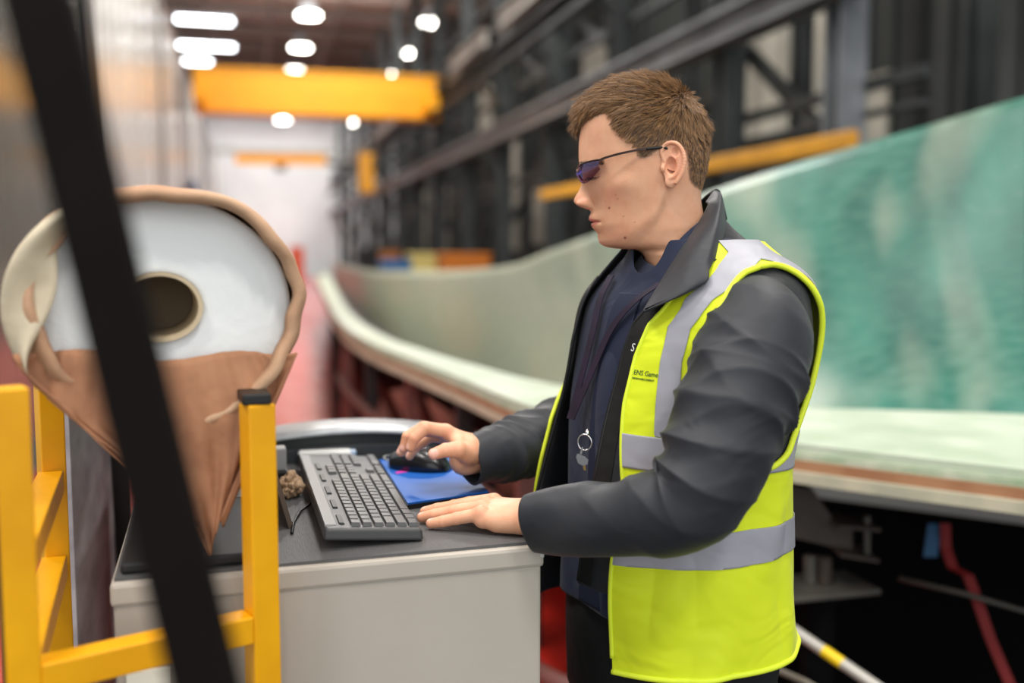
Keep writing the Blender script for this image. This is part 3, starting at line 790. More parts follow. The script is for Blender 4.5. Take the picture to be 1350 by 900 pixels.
# dark scanner on the left of the cabinet top
sc_ = empty('label_printer', tuple(onz(250, 715, ZT)), 'black box with grey sloping panel left of the yellow post', 'printer')
cbox(0.02, 0.315, 0.018, 0.42, ZT + 0.0005, ZT + 0.014, 0.004).build('base', M('matte_black', (26, 27, 29), 0.6), sc_)
s0 = [cq(0.19, 0.30, ZT + 0.015), cq(0.31, 0.30, ZT + 0.015), cq(0.31, 0.40, ZT + 0.075), cq(0.19, 0.40, ZT + 0.075)]
MB().prism(s0, (0, 0.004, -0.006)).build('panel', M('grey_panel', (108, 108, 106), 0.4), sc_)
MB().prism([cq(0.19, 0.30, ZT + 0.0145), cq(0.19, 0.40, ZT + 0.0145), cq(0.19, 0.40, ZT + 0.068)], cq(0.31, 0.3, 0) - cq(0.19, 0.3, 0)).build('wedge', m_blackm, sc_)
cbox(0.11, 0.17, 0.425, 0.46, ZT + 0.0005, ZT + 0.045, 0.004).build('paper_feed', M('white_plastic', (212, 214, 212)), sc_)
# hanging cable
pts = [cq(0.33, 0.08, ZT + 0.003), cq(0.335, 0.0, ZT + 0.004), cq(0.337, -0.008, ZT - 0.02), cq(0.338, -0.009, 1.0), cq(0.336, -0.011, 0.8), cq(0.33, -0.010, 0.4), cq(0.32, -0.03, 0.006), cq(0.2, -0.08, 0.008)]
tag(MB().tube(catmull(pts, 6), 0.0035, 8).build('power_cable', m_blackm, smooth=True), 'black power cable hanging down the front of the cabinet', 'cable')

# partition board at the left -------------------------------------------
pt = empty('partition_panel', (-0.24, 1.75, 0), 'grey stained panel with black edge standing left of the cabinet', 'panel')
a0, a1 = onz(92, 900, 1.0)*1.0, None
A_, B_ = np.array([-0.272, 1.62]), np.array([-0.268, 2.06])
MB().prism([(A_[0], A_[1], 0.0), (B_[0], B_[1], 0), (B_[0], B_[1], 1.27), (A_[0], A_[1], 1.27)], (-0.012, 0, 0)).build('sheet', M('stained_grey', (196, 190, 194), 0.6, rgb2=(160, 154, 160), nscale=9, nstretch=(1, 1, 2)), pt)
MB().bar((B_[0] + 0.006, B_[1], 0), (B_[0] + 0.006, B_[1], 1.29), 0.05, 0.022, up=(0, 1, 0)).build('edge_post', m_blackm, pt)

# yellow trestle ---------------------------------------------------------
m_ty = M('trestle_yellow', (238, 172, 0), 0.4, rgb2=(224, 156, 0), nscale=8, bump=0.03, bscale=60)
tr = empty('roll_trestle', (-0.1, 1.15, 0), 'yellow square tube trestle holding the wrapped roll', 'trestle')
L0, R0, B0 = np.array([-0.226, 1.035]), np.array([0.004, 1.128]), np.array([-0.262, 1.42])
zt_ = 1.338
tw = 0.031
dirx = (R0 - L0) / np.linalg.norm(R0 - L0); upv = (float(-dirx[1]), float(dirx[0]), 0)
for p, z1 in ((L0, zt_ + 0.034), (R0, zt_ - 0.004), (B0, zt_)): MB().bar((*p, 0.0), (*p, z1), tw, tw, up=upv, bev=0.002).build('post', m_ty, tr)
MB().bar((*(L0 + dirx * tw / 2), 1.083), (*(R0 - dirx * tw / 2), 1.083), tw, tw, bev=0.002).build('cross_rail', m_ty, tr)
MB().bar((*(L0 + (B0 - L0) * .04), 1.083), (*(B0 - (B0 - L0) * .04), 1.083), tw, tw, bev=0.002).build('side_rail', m_ty, tr)
MB().bar((*(L0 + (B0 - L0) * 0.045), zt_ - 0.14), (*(B0 - (B0 - L0) * 0.045), zt_ - 0.14), tw, tw, bev=0.002).build('top_rail', m_ty, tr)
MB().bar((R0[0], R0[1] - 0.016, zt_ + 0.002), (R0[0] - 0.05, R0[1] + 0.42, zt_ + 0.002), tw, 0.012, bev=0.002).build('top_plate', m_blackm, tr)
MB().bar((*(L0 - dirx * 0.030), 0), (*(L0 - dirx * 0.030), 1.33), 0.014, 0.03, up=upv).build('side_plate', m_blackm, tr)

# fabric roll -------------------------------------------------------------
rc = P(212, 414, 1.13); rc[2] += 0.008
rax = np.array([-0.10, 0.995, 0.0]); rax /= np.linalg.norm(rax)
rs = np.array([rax[1], -rax[0], 0]); RR = 0.157
fr = empty('fabric_roll', tuple(rc), 'big white fabric roll in brown paper on the yellow trestle', 'roll')
m_kraft = M('kraft_paper', (196, 160, 128), 0.75, rgb2=(168, 128, 98), nscale=9, bump=0.4, bscale=25)
m_fab = M('white_fabric', (240, 242, 240), 0.8, bump=0.15, bscale=60)
def ring(r, y, n=72, fx=None): 
    return [rc + rs * (math.cos(a) * (r if fx is None else r + fx(a))) + UP * (0.86 * math.sin(a) * (r if fx is None else r + fx(a))) + rax * y for a in np.linspace(0, 2 * np.pi, n, endpoint=False)]
# wound fabric with a slight spiral ridging on the end face
rings = []; rads = np.linspace(0.0465, RR - 0.010, 16)
for i, r in enumerate(rads): rings.append(ring(r, 0.004 + (0.003 if i % 2 else 0.0) + 0.010 * (r / RR) ** 2))
rings.append(ring(RR - 0.009, 0.03)); rings.append(ring(RR - 0.009, 0.9)); rings.append(ring(0.0465, 0.9))
V = np.array(rings).reshape(-1, 3)
F = [tuple(f) for f in grid_faces(len(rings), 72, True)]
F += [((len(rings) - 1) * 72 + i, (len(rings) - 1) * 72 + (i + 1) % 72, (i + 1) % 72, i) for i in range(72)]
MB().add(V, F).build('fabric', m_fab, fr, True)
co = MB(); rings = [ring(0.046, -0.004), ring(0.046, 0.92), ring(0.041, 0.92), ring(0.041, -0.004)]
V = np.array(rings).reshape(-1, 3); F = [tuple(f) for f in grid_faces(4, 72, True)] + [(3 * 72 + i, 3 * 72 + (i + 1) % 72, (i + 1) % 72, i) for i in range(72)]
co.add(V, F).build('core_tube', M('cardboard_core', (206, 188, 156), 0.75, rgb2=(190, 170, 138), nscale=20), fr)
MB().prism(ring(0.0405, 0.14), rax * 0.02).build('core_plug', M('core_dark', (120, 106, 86), 0.9), fr)
# wrapper with a crumpled lip
def wob(a, k): return 0.005 * math.sin(3 * a + k) + 0.002 * math.sin(7 * a + 2 * k + 1) * (1 + math.sin(2 * a)) + 0.0012 * math.sin(17 * a + k) * (1 + math.cos(3 * a))
rings = []
nn = 144
for y, dr, amp, lip in ((0.90, -0.003, .1, 0), (0.5, 0.0, 0.15, 0), (0.10, 0.001, 0.25, 0), (0.04, 0.002, 0.4, 0), (0.0, 0.003, 0.7, 0.2), (-0.02, 0.0025, 1.0, 0.7), (-0.034, -0.002, 1.2, 1.0), (-0.036, -0.010, 1.3, 1.0), (-0.026, -0.016, 1.4, 0.8)):
    row_ = []
    for a in np.linspace(0, 2 * np.pi, nn, endpoint=False):
        left = smoothstep(0.2, 0.9, -math.cos(a)); r = RR + dr + amp * wob(a, y * 7) * 0.7
        if y < 0: r -= 0.022 * left * lip
        yy = y + lip * (0.010 * math.sin(3 * a + 1) + 0.004 * math.sin(8 * a) * math.sin(2 * a))
        row_.append(rc + rs * math.cos(a) * r * 1.0 + UP * math.sin(a) * r * 0.87 + rax * yy)
    rings.append(row_)
o = MB().add(np.array(rings).reshape(-1, 3), [tuple(f) for f in grid_faces(len(rings), nn, True)]).build('paper_wrap', m_kraft, fr, True)
o.modifiers.new('t', 'SOLIDIFY').thickness = 0.0015
# the loose tail of paper hanging from the lower half of the end
rows = []
m_kr2 = M('kraft_tail', (176, 126, 92), 0.75, rgb2=(144, 98, 70), nscale=14, bump=0.4, bscale=22)
tip = P(276, 708, 1.13)
nA = 60
for j, t in enumerate(np.linspace(0, 1, 30)):
    row_ = []
    for i in range(nA + 1):
        a = math.radians(199 + (338 - 199) * i / nA)
        base = rc + rs * math.cos(a) * (RR + 0.002) + UP * (math.sin(a) * (RR + 0.002) * 0.87) - rax * (0.034 - 0.004 * math.sin(7 * a))
        top_ = rc + rs * (math.cos(a) * (RR - 0.02)) + UP * (-0.054 + 0.004 * math.sin(5 * a) + 0.012 * max(0, -math.cos(a))) - rax * 0.028
        tp = tip + rs * (0.030 * (i / nA - 0.5)) + UP * 0.02 * math.sin(9 * i / nA)
        if t < 0.3: q = top_ + (base - top_) * (t / 0.3)
        else:
            s_ = (t - 0.3) / 0.7; q = base + (tp - base) * s_ ** 1.15
        fold = 0.006 * math.sin(i * 0.55 + 3 * t) * (0.3 + t) + 0.003 * math.sin(i * 1.3 - 5 * t)
        q = q - rax * (fold * 0.7 + 0.004 * math.sin(math.pi * t))
        row_.append(q)
    rows.append(row_)
o = MB().add(np.array(rows).reshape(-1, 3), [tuple(f) for f in grid_faces(30, nA + 1)]).build('paper_tail', m_kr2, fr, True)
o.modifiers.new('t', 'SOLIDIFY').thickness = 0.0012
# folded flap of paper at the left of the end face
rows = []
for j, t in enumerate(np.linspace(0, 1, 10)):
    rows.append([rc + rs * math.cos(a) * (RR + 0.002 - 0.052 * t * math.sin(math.pi * min(1, max(0, (a - 2.2) / 1.5))) ) + UP * math.sin(a) * (RR - 0.035 * t) * 0.87 - rax * (0.034 + 0.010 * math.sin(3 * a + 4 * t) + 0.012 * math.sin(math.pi * t)) for a in np.linspace(2.2, 3.7, 30)])
o = MB().add(np.array(rows).reshape(-1, 3), [tuple(f) for f in grid_faces(10, 30)]).build('paper_flap', M('kraft_inside', (206, 194, 168), 0.75, rgb2=(186, 172, 146), nscale=14, bump=0.3, bscale=25), fr, True)
o.modifiers.new('t', 'SOLIDIFY').thickness = 0.0012

# dark strut close to the camera ------------------------------------------
sv = empty('steel_strut', (0.24, 0.32, 0), 'dark brown strut slanting across the front of the roll', 'strut')
t0, t1 = P(52, 0, 0.5), P(272, 900, 0.5)
dr = (t1 - t0); f0 = t0 - dr * ((0.012 - t0[2]) / -dr[2]) * -1
foot = t0 + dr * ((t0[2] - 0.012) / -dr[2]); head_ = t0 - dr * 5.0
m_st = M('brown_black_paint', (14, 9, 7), 0.85, rgb2=(11, 7, 6), nscale=20, spec=0.15)
MB().bar(foot, head_, 0.035, 0.012, up=tuple(CD), bev=0.002).build('bar', m_st, sv)
MB().box((foot[0], foot[1], 0.006), (0.12, 0.12, 0.012), bev=0.002).build('foot_plate', m_st, sv)
# ================================================================== THE MAN
HC = P(845, 215, 1.42)                       # middle of the head
hr = ray(845, 215); hn = np.array([hr[0], hr[1], 0.0]); hn /= np.linalg.norm(hn)   # away from the camera
hf = np.array([-hn[1], hn[0], 0.0])          # the way he faces
def head_pt(cx, cy, y):
    """cx, cy on the median plane of the head; y metres out towards his left side"""
    px, py = 720 + np.asarray(cx, float) / 3.4615, 80 + np.asarray(cy, float) / 3.4615
    r = CF + ((px - 675) / FP)[..., None] * CR - ((py - 450) / FP)[..., None] * CU
    t = ((HC - CAM) @ hn) / (r @ hn)
    return CAM + t[..., None] * r - hn * np.asarray(y, float)[..., None]

# ---- head and neck as rings from crown to collar ----------------------
HR = [  # front x,y   back x,y   half width mm
    (420, 96, 440, 96, 1), (350, 106, 520, 104, 32), (268, 146, 620, 146, 57), (205, 205, 688, 220, 71), (170, 275, 722, 300, 77),
    (153, 345, 736, 380, 79), (149, 415, 738, 440, 79), (152, 470, 732, 490, 77), (166, 520, 722, 530, 75), (174, 560, 714, 562, 73),
    (184, 605, 708, 592, 71), (196, 645, 706, 620, 69), (204, 680, 708, 646, 67), (207, 712, 712, 670, 65), (211, 735, 716, 690, 63.5), (216, 757, 722, 712, 62),
    (228, 782, 728, 732, 60.5), (237, 806, 735, 752, 59), (247, 830, 742, 772, 57), (268, 847, 750, 792, 55.5), (310, 856, 760, 815, 55), (365, 860, 770, 838, 55.5),
    (412, 866, 778, 860, 57), (440, 885, 786, 885, 58), (458, 925, 796, 920, 59), (474, 980, 808, 960, 60), (486, 1060, 820, 1040, 62), (490, 1150, 830, 1130, 66)]
hr_ = catmull([list(h) for h in HR], 12)
NH, NA = len(hr_), 320
ph = np.linspace(0, 2 * np.pi, NA, endpoint=False)
# denser sampling at the front of the face
ph = ph - 0.45 * np.sin(ph)
cx = np.zeros((NH, NA)); cy = np.zeros((NH, NA)); ym = np.zeros((NH, NA))
for i, (fx, fy, bx, by, mw) in enumerate(hr_):
    face = smoothstep(250, 420, fy) * (1 - smoothstep(858, 890, fy))
    c = np.cos(ph) - (0.17 * face + 0.06) * np.sin(ph) ** 2
    u = (c + 1) / 2
    cx[i] = bx + (fx - bx) * u; cy[i] = by + (fy - by) * u
    ym[i] = mw * np.sign(np.sin(ph)) * np.abs(np.sin(ph)) ** (0.90 + 0.08 * face)
def G(x, c, s): return np.exp(-((x - c) / s) ** 2)
def lerpk(x, pts): p = np.array(pts, float); return np.interp(x, p[:, 0], p[:, 1])
frontness = smoothstep(0.0, 0.35, np.cos(ph))[None, :] * np.ones((NH, 1))
ay = np.abs(ym)
# nose
from_top = [(520, 0), (540, 3), (560, 12), (580, 23), (600, 36), (620, 55), (634, 66), (646, 69), (658, 62), (668, 46), (676, 20), (684, 3), (690, 0)]
N_ = lerpk(cy, from_top); Nw = lerpk(cy, [(520, 7), (560, 7.5), (600, 10), (640, 14), (690, 15)])
for _ in range(2): N_[1:-1] = (N_[:-2] + 2 * N_[1:-1] + N_[2:]) / 4
dx = -N_ * np.exp(-np.abs(ym / Nw) ** 2.4) * frontness
# wing of the nose and its crease
dx += -32 * G(cy, 655, 18) * G(ay, 13.5, 5.0) * frontness
dx += 12 * G(cy, 655, 20) * G(ay, 21.5, 2.8) * frontness
# nostril
dx += 14 * G(cy, 676, 6) * G(ay, 7.5, 3.5) * frontness
# lips
lip = lerpk(cy, [(690, 0), (700, 4), (712, 12), (724, 15), (731, 11), (736.5, -1), (742, 6), (752, 9), (764, 6), (776, 0), (790, -4), (804, 0)])
dx += -lip * np.exp(-(ay / 19) ** 2.5) * frontness
dx += 6 * G(cy, 737, 4) * smoothstep(30, 24, ay) * frontness            # parting line of the mouth
dx += 5 * G(cy, 738, 9) * G(ay, 26, 4) * frontness                       # corner
# eye sockets, brow, lids
dx += 24 * G(cy, 532, 24) * G(ay, 31, 14) * frontness
dx += -7 * G(cy, 484, 16) * G(ay, 24, 20) * frontness
dx += -13 * G(cy, 532, 14) * G(ay, 31, 10) * frontness
dx += 4 * G(cy, 534, 3) * G(ay, 31, 10) * frontness
dx += -4 * G(cy, 828, 18) * G(ay, 0, 20) * frontness                     # chin pad
dy = np.zeros_like(cx)
side = np.abs(np.sin(ph))[None, :]
dy += 3.2 * G(cx, 335, 70) * G(cy, 575, 40)                               # cheekbone
dy += -1.2 * G(cx, 350, 80) * G(cy, 690, 60)
dy += 2.6 * G(ay, 14, 6) * G(cy, 655, 15) * (cx < 260)
dy += 2.0 * G(cx, 300, 60) * G(cy, 760, 40)
dy += -2.0 * G(cx, 270, 60) * G(cy, 470, 50)                              # temple
jl = lerpk(cx, [(240, 860), (300, 850), (420, 800), (500, 730), (545, 620), (560, 560)])
inj = smoothstep(255, 330, cx) * (1 - smoothstep(520, 570, cx))
dy += 1.8 * G(cy, jl - 30, 40) * inj - 1.2 * G(cy, jl + 40, 40) * inj
dy += 2.0 * G(cx, 560, 60) * G(cy, 860, 110)                 # neck muscle
dy += -1.5 * G(cx, 600, 40) * G(cy, 640, 50)
cxf = cx + dx; ymf = (ay + dy * side ** 1.0) * np.sign(ym)
HV = head_pt(cxf, cy, ymf * 0.001)
Hc = np.stack([cxf, cy, ymf], -1)
HVf = HV.reshape(-1, 3); HF = [tuple(f[::-1]) for f in grid_faces(NH, NA, True)]
HF.append(tuple(range(NA))); HF.append(tuple((NH - 1) * NA + i for i in range(NA))[::-1])

# ---- ears -----------------------------------------------------------------
def ear(sign):
    """ear shape in mm: x back, y out, z up, around the ear canal"""
    k = 0.3127
    def q(cx_, cy_, out=None):
        x, z = (cx_ - 567) * k, (495 - cy_) * k
        return (x, (5.0 + 0.34 * (x + 16)) if out is None else out, z)
    hel = [q(548, 500, 3.5), q(528, 470, 4.5), (q(521, 438, 6)), q(536, 412), q(562, 402), q(592, 412), q(612, 442), q(619, 482), q(613, 522), q(600, 552), q(585, 575)]
    hel = catmull(hel, 3)
    anti = catmull([q(585, 440), q(594, 475, 12), q(592, 515, 12), q(578, 545, 11), q(560, 556, 9)], 3)
    def f(X, Y, Z):
        yp = 5.0 + 0.34 * (X + 16)
        plate = np.maximum(np.sqrt(((X - 1) / 15.5) ** 2 + ((Z - 3) / 27.5) ** 2 + 0 * Y) - 1, -1) * 14
        d = np.maximum(plate, np.abs(Y - yp + 2.5) - 2.0)
        for a, b_ in zip(hel[:-1], hel[1:]): d = smin(d, cone_sdf(X, Y, Z, a, b_, 2.5, 2.5), 1.2)
        for a, b_ in zip(anti[:-1], anti[1:]): d = smin(d, cone_sdf(X, Y, Z, a, b_, 2.1, 2.1), 1.6)
        d = smin(d, ell_sdf(X, Y, Z, q(563, 572, 6.5), (8.2, 4.0, 8.2)), 3)
        d = smin(d, ell_sdf(X, Y, Z, q(528, 512, 6), (3.6, 4.0, 5.5)), 2)
        d = smin(d, cone_sdf(X, Y, Z, (-2, -8, 2), (2, 4, 0), 11, 9), 3)      # root
        cc = ell_sdf(X, Y, Z, q(560, 502, 11.5), (8.0, 9.0, 12.5))
        d = -smin(-d, cc, 1.2)
        cc2 = ell_sdf(X, Y, Z, q(575, 445, 14), (6.0, 6.0, 8.0))
        return -smin(-d, cc2, 1.5)
    V, F = surfnets(f, (-26, -16, -38), (26, 24, 40), 0.7)
    W = head_pt(567 + V[:, 0] / k, 495 - V[:, 2] / k, sign * (V[:, 1] + 73.5) * 0.001)
    if sign < 0: F = F[:, ::-1]
    return W, F

# ---- eyes ----------------------------------------------------------------
def ball(c, r, nu=24, nv=16):
    V = []; F = []
    for i in range(nv + 1):
        for j in range(nu):
            a, b_ = math.pi * i / nv, 2 * math.pi * j / nu
            V.append(c + r * (hf * math.cos(a) + hn * math.sin(a) * math.cos(b_) + UP * math.sin(a) * math.sin(b_)))
    return np.array(V), grid_faces(nv + 1, nu, True)

# ---- torso ------------------------------------------------------------------
TF = math.radians(30)
tf = -CR * math.cos(TF) - CD * math.sin(TF)       # chest direction
tl = CR * math.sin(TF) - CD * math.cos(TF)        # his left
#        z     cR     cD    front  back  half width   (metres from the camera axis)
TT = [(0.84, 0.228, 1.415, 0.118, 0.112, 0.170), (0.95, 0.228, 1.415, 0.122, 0.110, 0.172), (1.05, 0.227, 1.415, 0.122, 0.098, 0.163), (1.15, 0.230, 1.415, 0.120, 0.096, 0.160), (1.26, 0.236, 1.418, 0.122, 0.102, 0.166),
      (1.34, 0.246, 1.42, 0.120, 0.104, 0.172), (1.39, 0.250, 1.42, 0.112, 0.104, 0.178), (1.425, 0.252, 1.42, 0.102, 0.100, 0.176), (1.452, 0.256, 1.42, 0.090, 0.098, 0.158), (1.474, 0.254, 1.42, 0.080, 0.088, 0.124), (1.496, 0.252, 1.42, 0.072, 0.076, 0.092), (1.520, 0.246, 1.42, 0.064, 0.068, 0.070)]
tt = catmull([list(t) for t in TT], 10)
def torso(th, v):
    """th 0 at the breastbone growing to his left, v 0 hem .. 1 neck"""
    q = np.clip(v, 0, 1) * (len(tt) - 1); i = np.minimum(q.astype(int), len(tt) - 2); f = (q - i)[..., None]
    r = tt[i] * (1 - f) + tt[i + 1] * f
    c, s = np.cos(th), np.sin(th); e = 0.86
    a = np.where(c > 0, r[..., 3], r[..., 4])
    lx = a * np.sign(c) * np.abs(c) ** e; ly = r[..., 5] * np.sign(s) * np.abs(s) ** e
    return CAM * [1, 1, 0] + CR * r[..., 1:2] + CD * r[..., 2:3] + UP * r[..., 0:1] + tf * lx[..., None] + tl * ly[..., None]
def torso_n(th, v):
    e = 1e-3
    a = torso(th + e, v) - torso(th - e, v); b_ = torso(th, v + e) - torso(th, v - e)
    n = np.cross(a, b_); n /= np.linalg.norm(n, axis=-1)[..., None] + 1e-12
    # keep the shoulder slopes from flipping
    return n
vz = np.linspace(0, 1, len(tt)); zz = tt[:, 0]
def v_of_z(z): return np.interp(z, zz, vz)
def garment(off, th0=-math.pi, th1=math.pi, z0=0.9, z1=1.52, nt=361, nz=220):
    th = np.linspace(th0, th1, nt); v = np.linspace(v_of_z(z0), v_of_z(z1), nz)
    TH, VV = np.meshgrid(th, v)
    base = torso(TH, VV); n = torso_n(TH, VV)
    o = off(TH, base[..., 2]) if callable(off) else off
    W = base + n * (o[..., None] if hasattr(o, 'shape') else o)
    A = np.stack([TH, base[..., 2]], -1).reshape(-1, 2)
    return W.reshape(-1, 3), tris_of(grid_faces(nz, nt)), A

# ---- hidden body: trunk, arms, legs in one implicit skin --------------------------
PT = lambda px, py, d: P(px, py, d)
SHn, ELn, WRn = PT(996, 432, 1.29), PT(915, 668, 1.195), PT(712, 689, 1.275)
SHf, ELf, WRf = PT(822, 412, 1.57), PT(792, 545, 1.66), PT(612, 606, 1.512)
pel = CAM * [1, 1, 0] + CR * 0.232 + CD * 1.415
hipn, hipf = pel + tl * 0.085 + UP * 0.90, pel - tl * 0.085 + UP * 0.90
footn, footf = pel + tl * 0.11 - tf * 0.01 + UP * 0.09, pel - tl * 0.12 + tf * 0.06 + UP * 0.09
kneen, kneef = (hipn + footn) / 2 + tf * 0.02, (hipf + footf) / 2 + tf * 0.03
def body_sdf(X, Y, Z):
    d = cone_sdf(X, Y, Z, pel + UP * 0.95, pel + UP * 1.10, 0.105, 0.10)
    ch = pel + CR * 0.012
    for s in (-1, 1):
        d = smin(d, cone_sdf(X, Y, Z, pel + tl * 0.06 * s + UP * 0.96, ch + tl * 0.07 * s + UP * 1.33, 0.085, 0.082), 0.05)
    d = smin(d, cone_sdf(X, Y, Z, ch + tl * 0.10 + UP * 1.37, ch - tl * 0.10 + UP * 1.37, 0.05, 0.05), 0.05)
    nb = head_pt(640.0, 960.0, 0.0)
    d = smin(d, cone_sdf(X, Y, Z, ch + UP * 1.36, nb - UP * 0.02, 0.08, 0.05), 0.05)
    for a, b_, c in ((SHn, ELn, WRn), (SHf, ELf, WRf)):
        d = smin(d, cone_sdf(X, Y, Z, a, b_, 0.048, 0.040), 0.03)
        d = smin(d, cone_sdf(X, Y, Z, b_, c, 0.040, 0.025), 0.02)
    for h, k_, f_ in ((hipn, kneen, footn), (hipf, kneef, footf)):
        d = smin(d, cone_sdf(X, Y, Z, h, k_, 0.080, 0.052), 0.04)
        d = smin(d, cone_sdf(X, Y, Z, k_, f_, 0.050, 0.036), 0.03)
        d = smin(d, cone_sdf(X, Y, Z, f_ - UP * 0.05, f_ - UP * 0.055 + tf * 0.14, 0.033, 0.026), 0.03)
    return d
pts = np.array([SHn, ELn, WRn, SHf, ELf, WRf, footn, footf, footn + tf * .2, footf + tf * .2, pel + UP * 1.5])
lo, hi = pts.min(0) - 0.14, pts.max(0) + 0.14; lo[2] = 0.0; hi[2] = 1.56
BV, BF = surfnets(body_sdf, lo, hi, 0.011)

# ---- hands --------------------------------------------------------------------
def hand(name, org, ex, ez, fingers, thumb, palm, wrist, lo, hi, h=0.00105, extra=None):
    """local millimetre frame: x to the fingertips, z off the back of the hand, y = z cross x"""
    ex = ex / np.linalg.norm(ex); ez = ez - ex * (ez @ ex); ez /= np.linalg.norm(ez); ey = np.cross(ez, ex)
    mm = 0.001
    def f(X, Y, Z):
        d = None
        for a, b_, ra, rb in palm:
            q = cone_sdf(X, Y, Z, a, b_, ra, rb); d = q if d is None else smin(d, q, 9)
        for a, b_, ra, rb in wrist: d = smin(d, cone_sdf(X, Y, Z, a, b_, ra, rb), 12)
        for fg in fingers + [thumb]:
            fd = None
            for (a, ra), (b_, rb) in zip(fg[:-1], fg[1:]):
                q = cone_sdf(X, Y, Z, a, b_, ra, rb); fd = q if fd is None else smin(fd, q, 1.5)
            d = smin(d, fd, 4.0 if fg is not thumb else 7.0)
        if extra is not None: d = extra(X, Y, Z, d)
        return d
    V, F = surfnets(f, lo, hi, h * 1000)
    W = org + (V[:, :1] * ex + V[:, 1:2] * ey + V[:, 2:3] * ez) * mm
    return W, F, V
# left hand, lying flat on the cabinet (near the camera). x fingertips, +y = towards the camera side (little finger)
zt = ZT
org_n = onz(729, 706, ZT) * np.array([1, 1, 0]) + UP * (ZT + 0.001)
ex_n = (onz(556, 684, ZT) - onz(716, 702, ZT)); ex_n[2] = 0
def fing(base, ang, seg, rad, drop, z0):
    """chain of joints: base point, direction angle in the plane, segment lengths, radii, z heights of the joints"""
    out_ = [((base[0], base[1], z0), rad[0])]; x, y = base
    for L, r, z in zip(seg, rad[1:], drop):
        x += L * math.cos(ang); y += L * math.sin(ang); out_.append(((x, y, z), r))
    return out_
rad_ = math.radians
fn = [fing((92, 25), rad_(8), (33, 20, 17), (9.2, 8.4, 7.8, 6.8), (17, 11.5, 7.6), 25),      # little
      fing((98, 7), rad_(4), (42, 27, 19), (9.8, 9.0, 8.4, 7.2), (20, 13, 8.0), 29),           # ring
      fing((101, -12), rad_(-1), (45, 29, 20), (10.2, 9.2, 8.6, 7.4), (21, 14, 8.2), 31),
      fing((97, -31), rad_(-7), (40, 26, 19), (10.0, 9.2, 8.4, 7.2), (21, 14, 8.2), 30)]
th_n = [((38, -28, 18), 13), ((66, -50, 15), 11.5), ((92, -62, 12), 10), ((112, -66, 10.5), 8)]
pal_n = [((34, 12, 22), (90, 24, 18), 14, 12.5), ((36, 4, 26), (96, 7, 22), 15, 12), ((36, -8, 27), (98, -12, 24), 15.5, 12.5), ((36, -16, 24), (94, -30, 23), 15, 12.5), ((36, 16, 14), (70, 22, 13), 13, 11)]
wr_n = [((-40, 6, 32), (34, 4, 24), 22, 19), ((-40, -10, 34), (30, -10, 25), 21, 18)]
def tend(X, Y, Z, d):   # knuckles and tendons of the back of the hand
    for (x, y) in ((92, 25), (98, 7), (101, -12), (97, -31)):
        d = smin(d, np.sqrt((X - x) ** 2 + (Y - y) ** 2 + (Z - 28) ** 2) - 8.2, 6)
    return d
NV, NF, NL = hand('n', org_n, ex_n, UP.copy(), fn, th_n, pal_n, wr_n, (-55, -85, -6), (212, 60, 70), extra=tend)
# right hand on the mouse (far). +y is now towards the camera too = thumb side
def cropfar(x, y, d): return P(500 + x / 4.5, 540 + y / 4.5, d)
org_f = WRf.copy() + UP * 0.002
ex_f = (P(556, 572, 1.50) - WRf); 
ez_f = UP * 0.9 + (-CD) * 0.22
exn = ex_f / np.linalg.norm(ex_f); ezn = ez_f - exn * (ez_f @ exn); ezn /= np.linalg.norm(ezn); eyn = np.cross(ezn, exn)
def loc_f(p):
    v = (p - org_f) * 1000; return (float(v @ exn), float(v @ eyn), float(v @ ezn))
F_ = lambda x, y, d: loc_f(cropfar(x, y, d))
idx = [(F_(400, 128, 1.490), 10.5), (F_(275, 106, 1.474), 9.4), (F_(208, 168, 1.470), 8.6), (F_(186, 222, 1.472), 7.2)]
mid = [(F_(392, 125, 1.514), 10.6), (F_(262, 104, 1.500), 9.4), (F_(168, 160, 1.496), 8.7), (F_(146, 228, 1.496), 7.3)]
rin = [(F_(392, 138, 1.537), 10.0), (F_(262, 124, 1.524), 9.0), (F_(165, 190, 1.520), 8.2), (F_(128, 252, 1.520), 7.0)]
lit = [(F_(400, 165, 1.558), 9.2), (F_(300, 165, 1.550), 8.2), (F_(215, 225, 1.545), 7.4), (F_(180, 275, 1.545), 6.4)]
tmb = [(F_(520, 262, 1.476), 14.5), (F_(465, 236, 1.456), 12.6), (F_(392, 240, 1.447), 10.4), (F_(324, 262, 1.446), 8.6)]
wz = loc_f(WRf); fw = loc_f(WRf + (ELf - WRf) * 0.25)
pal_f = [(F_(530, 215, 1.492), F_(402, 134, 1.494), 16, 11.5), (F_(530, 215, 1.512), F_(396, 132, 1.514), 16.5, 12), (F_(530, 225, 1.535), F_(396, 145, 1.536), 16, 11.5), (F_(530, 240, 1.548), F_(405, 172, 1.556), 15, 11), (F_(540, 262, 1.49), F_(470, 195, 1.478), 16, 11)]
wr_f = [(fw, F_(525, 225, 1.518), 23, 20), (tuple(np.array(fw) + [0, 12, 0]), F_(530, 245, 1.50), 22, 19)]
allp = np.array([p for c in (idx, mid, rin, lit, tmb) for p, r in c] + [wz, fw]); lo_, hi_ = allp.min(0) - 32, allp.max(0) + 32
FV, FF, FL = hand('f', org_f, ex_f, ez_f, [idx, mid, rin, lit], tmb, pal_f, wr_f, lo_, hi_)

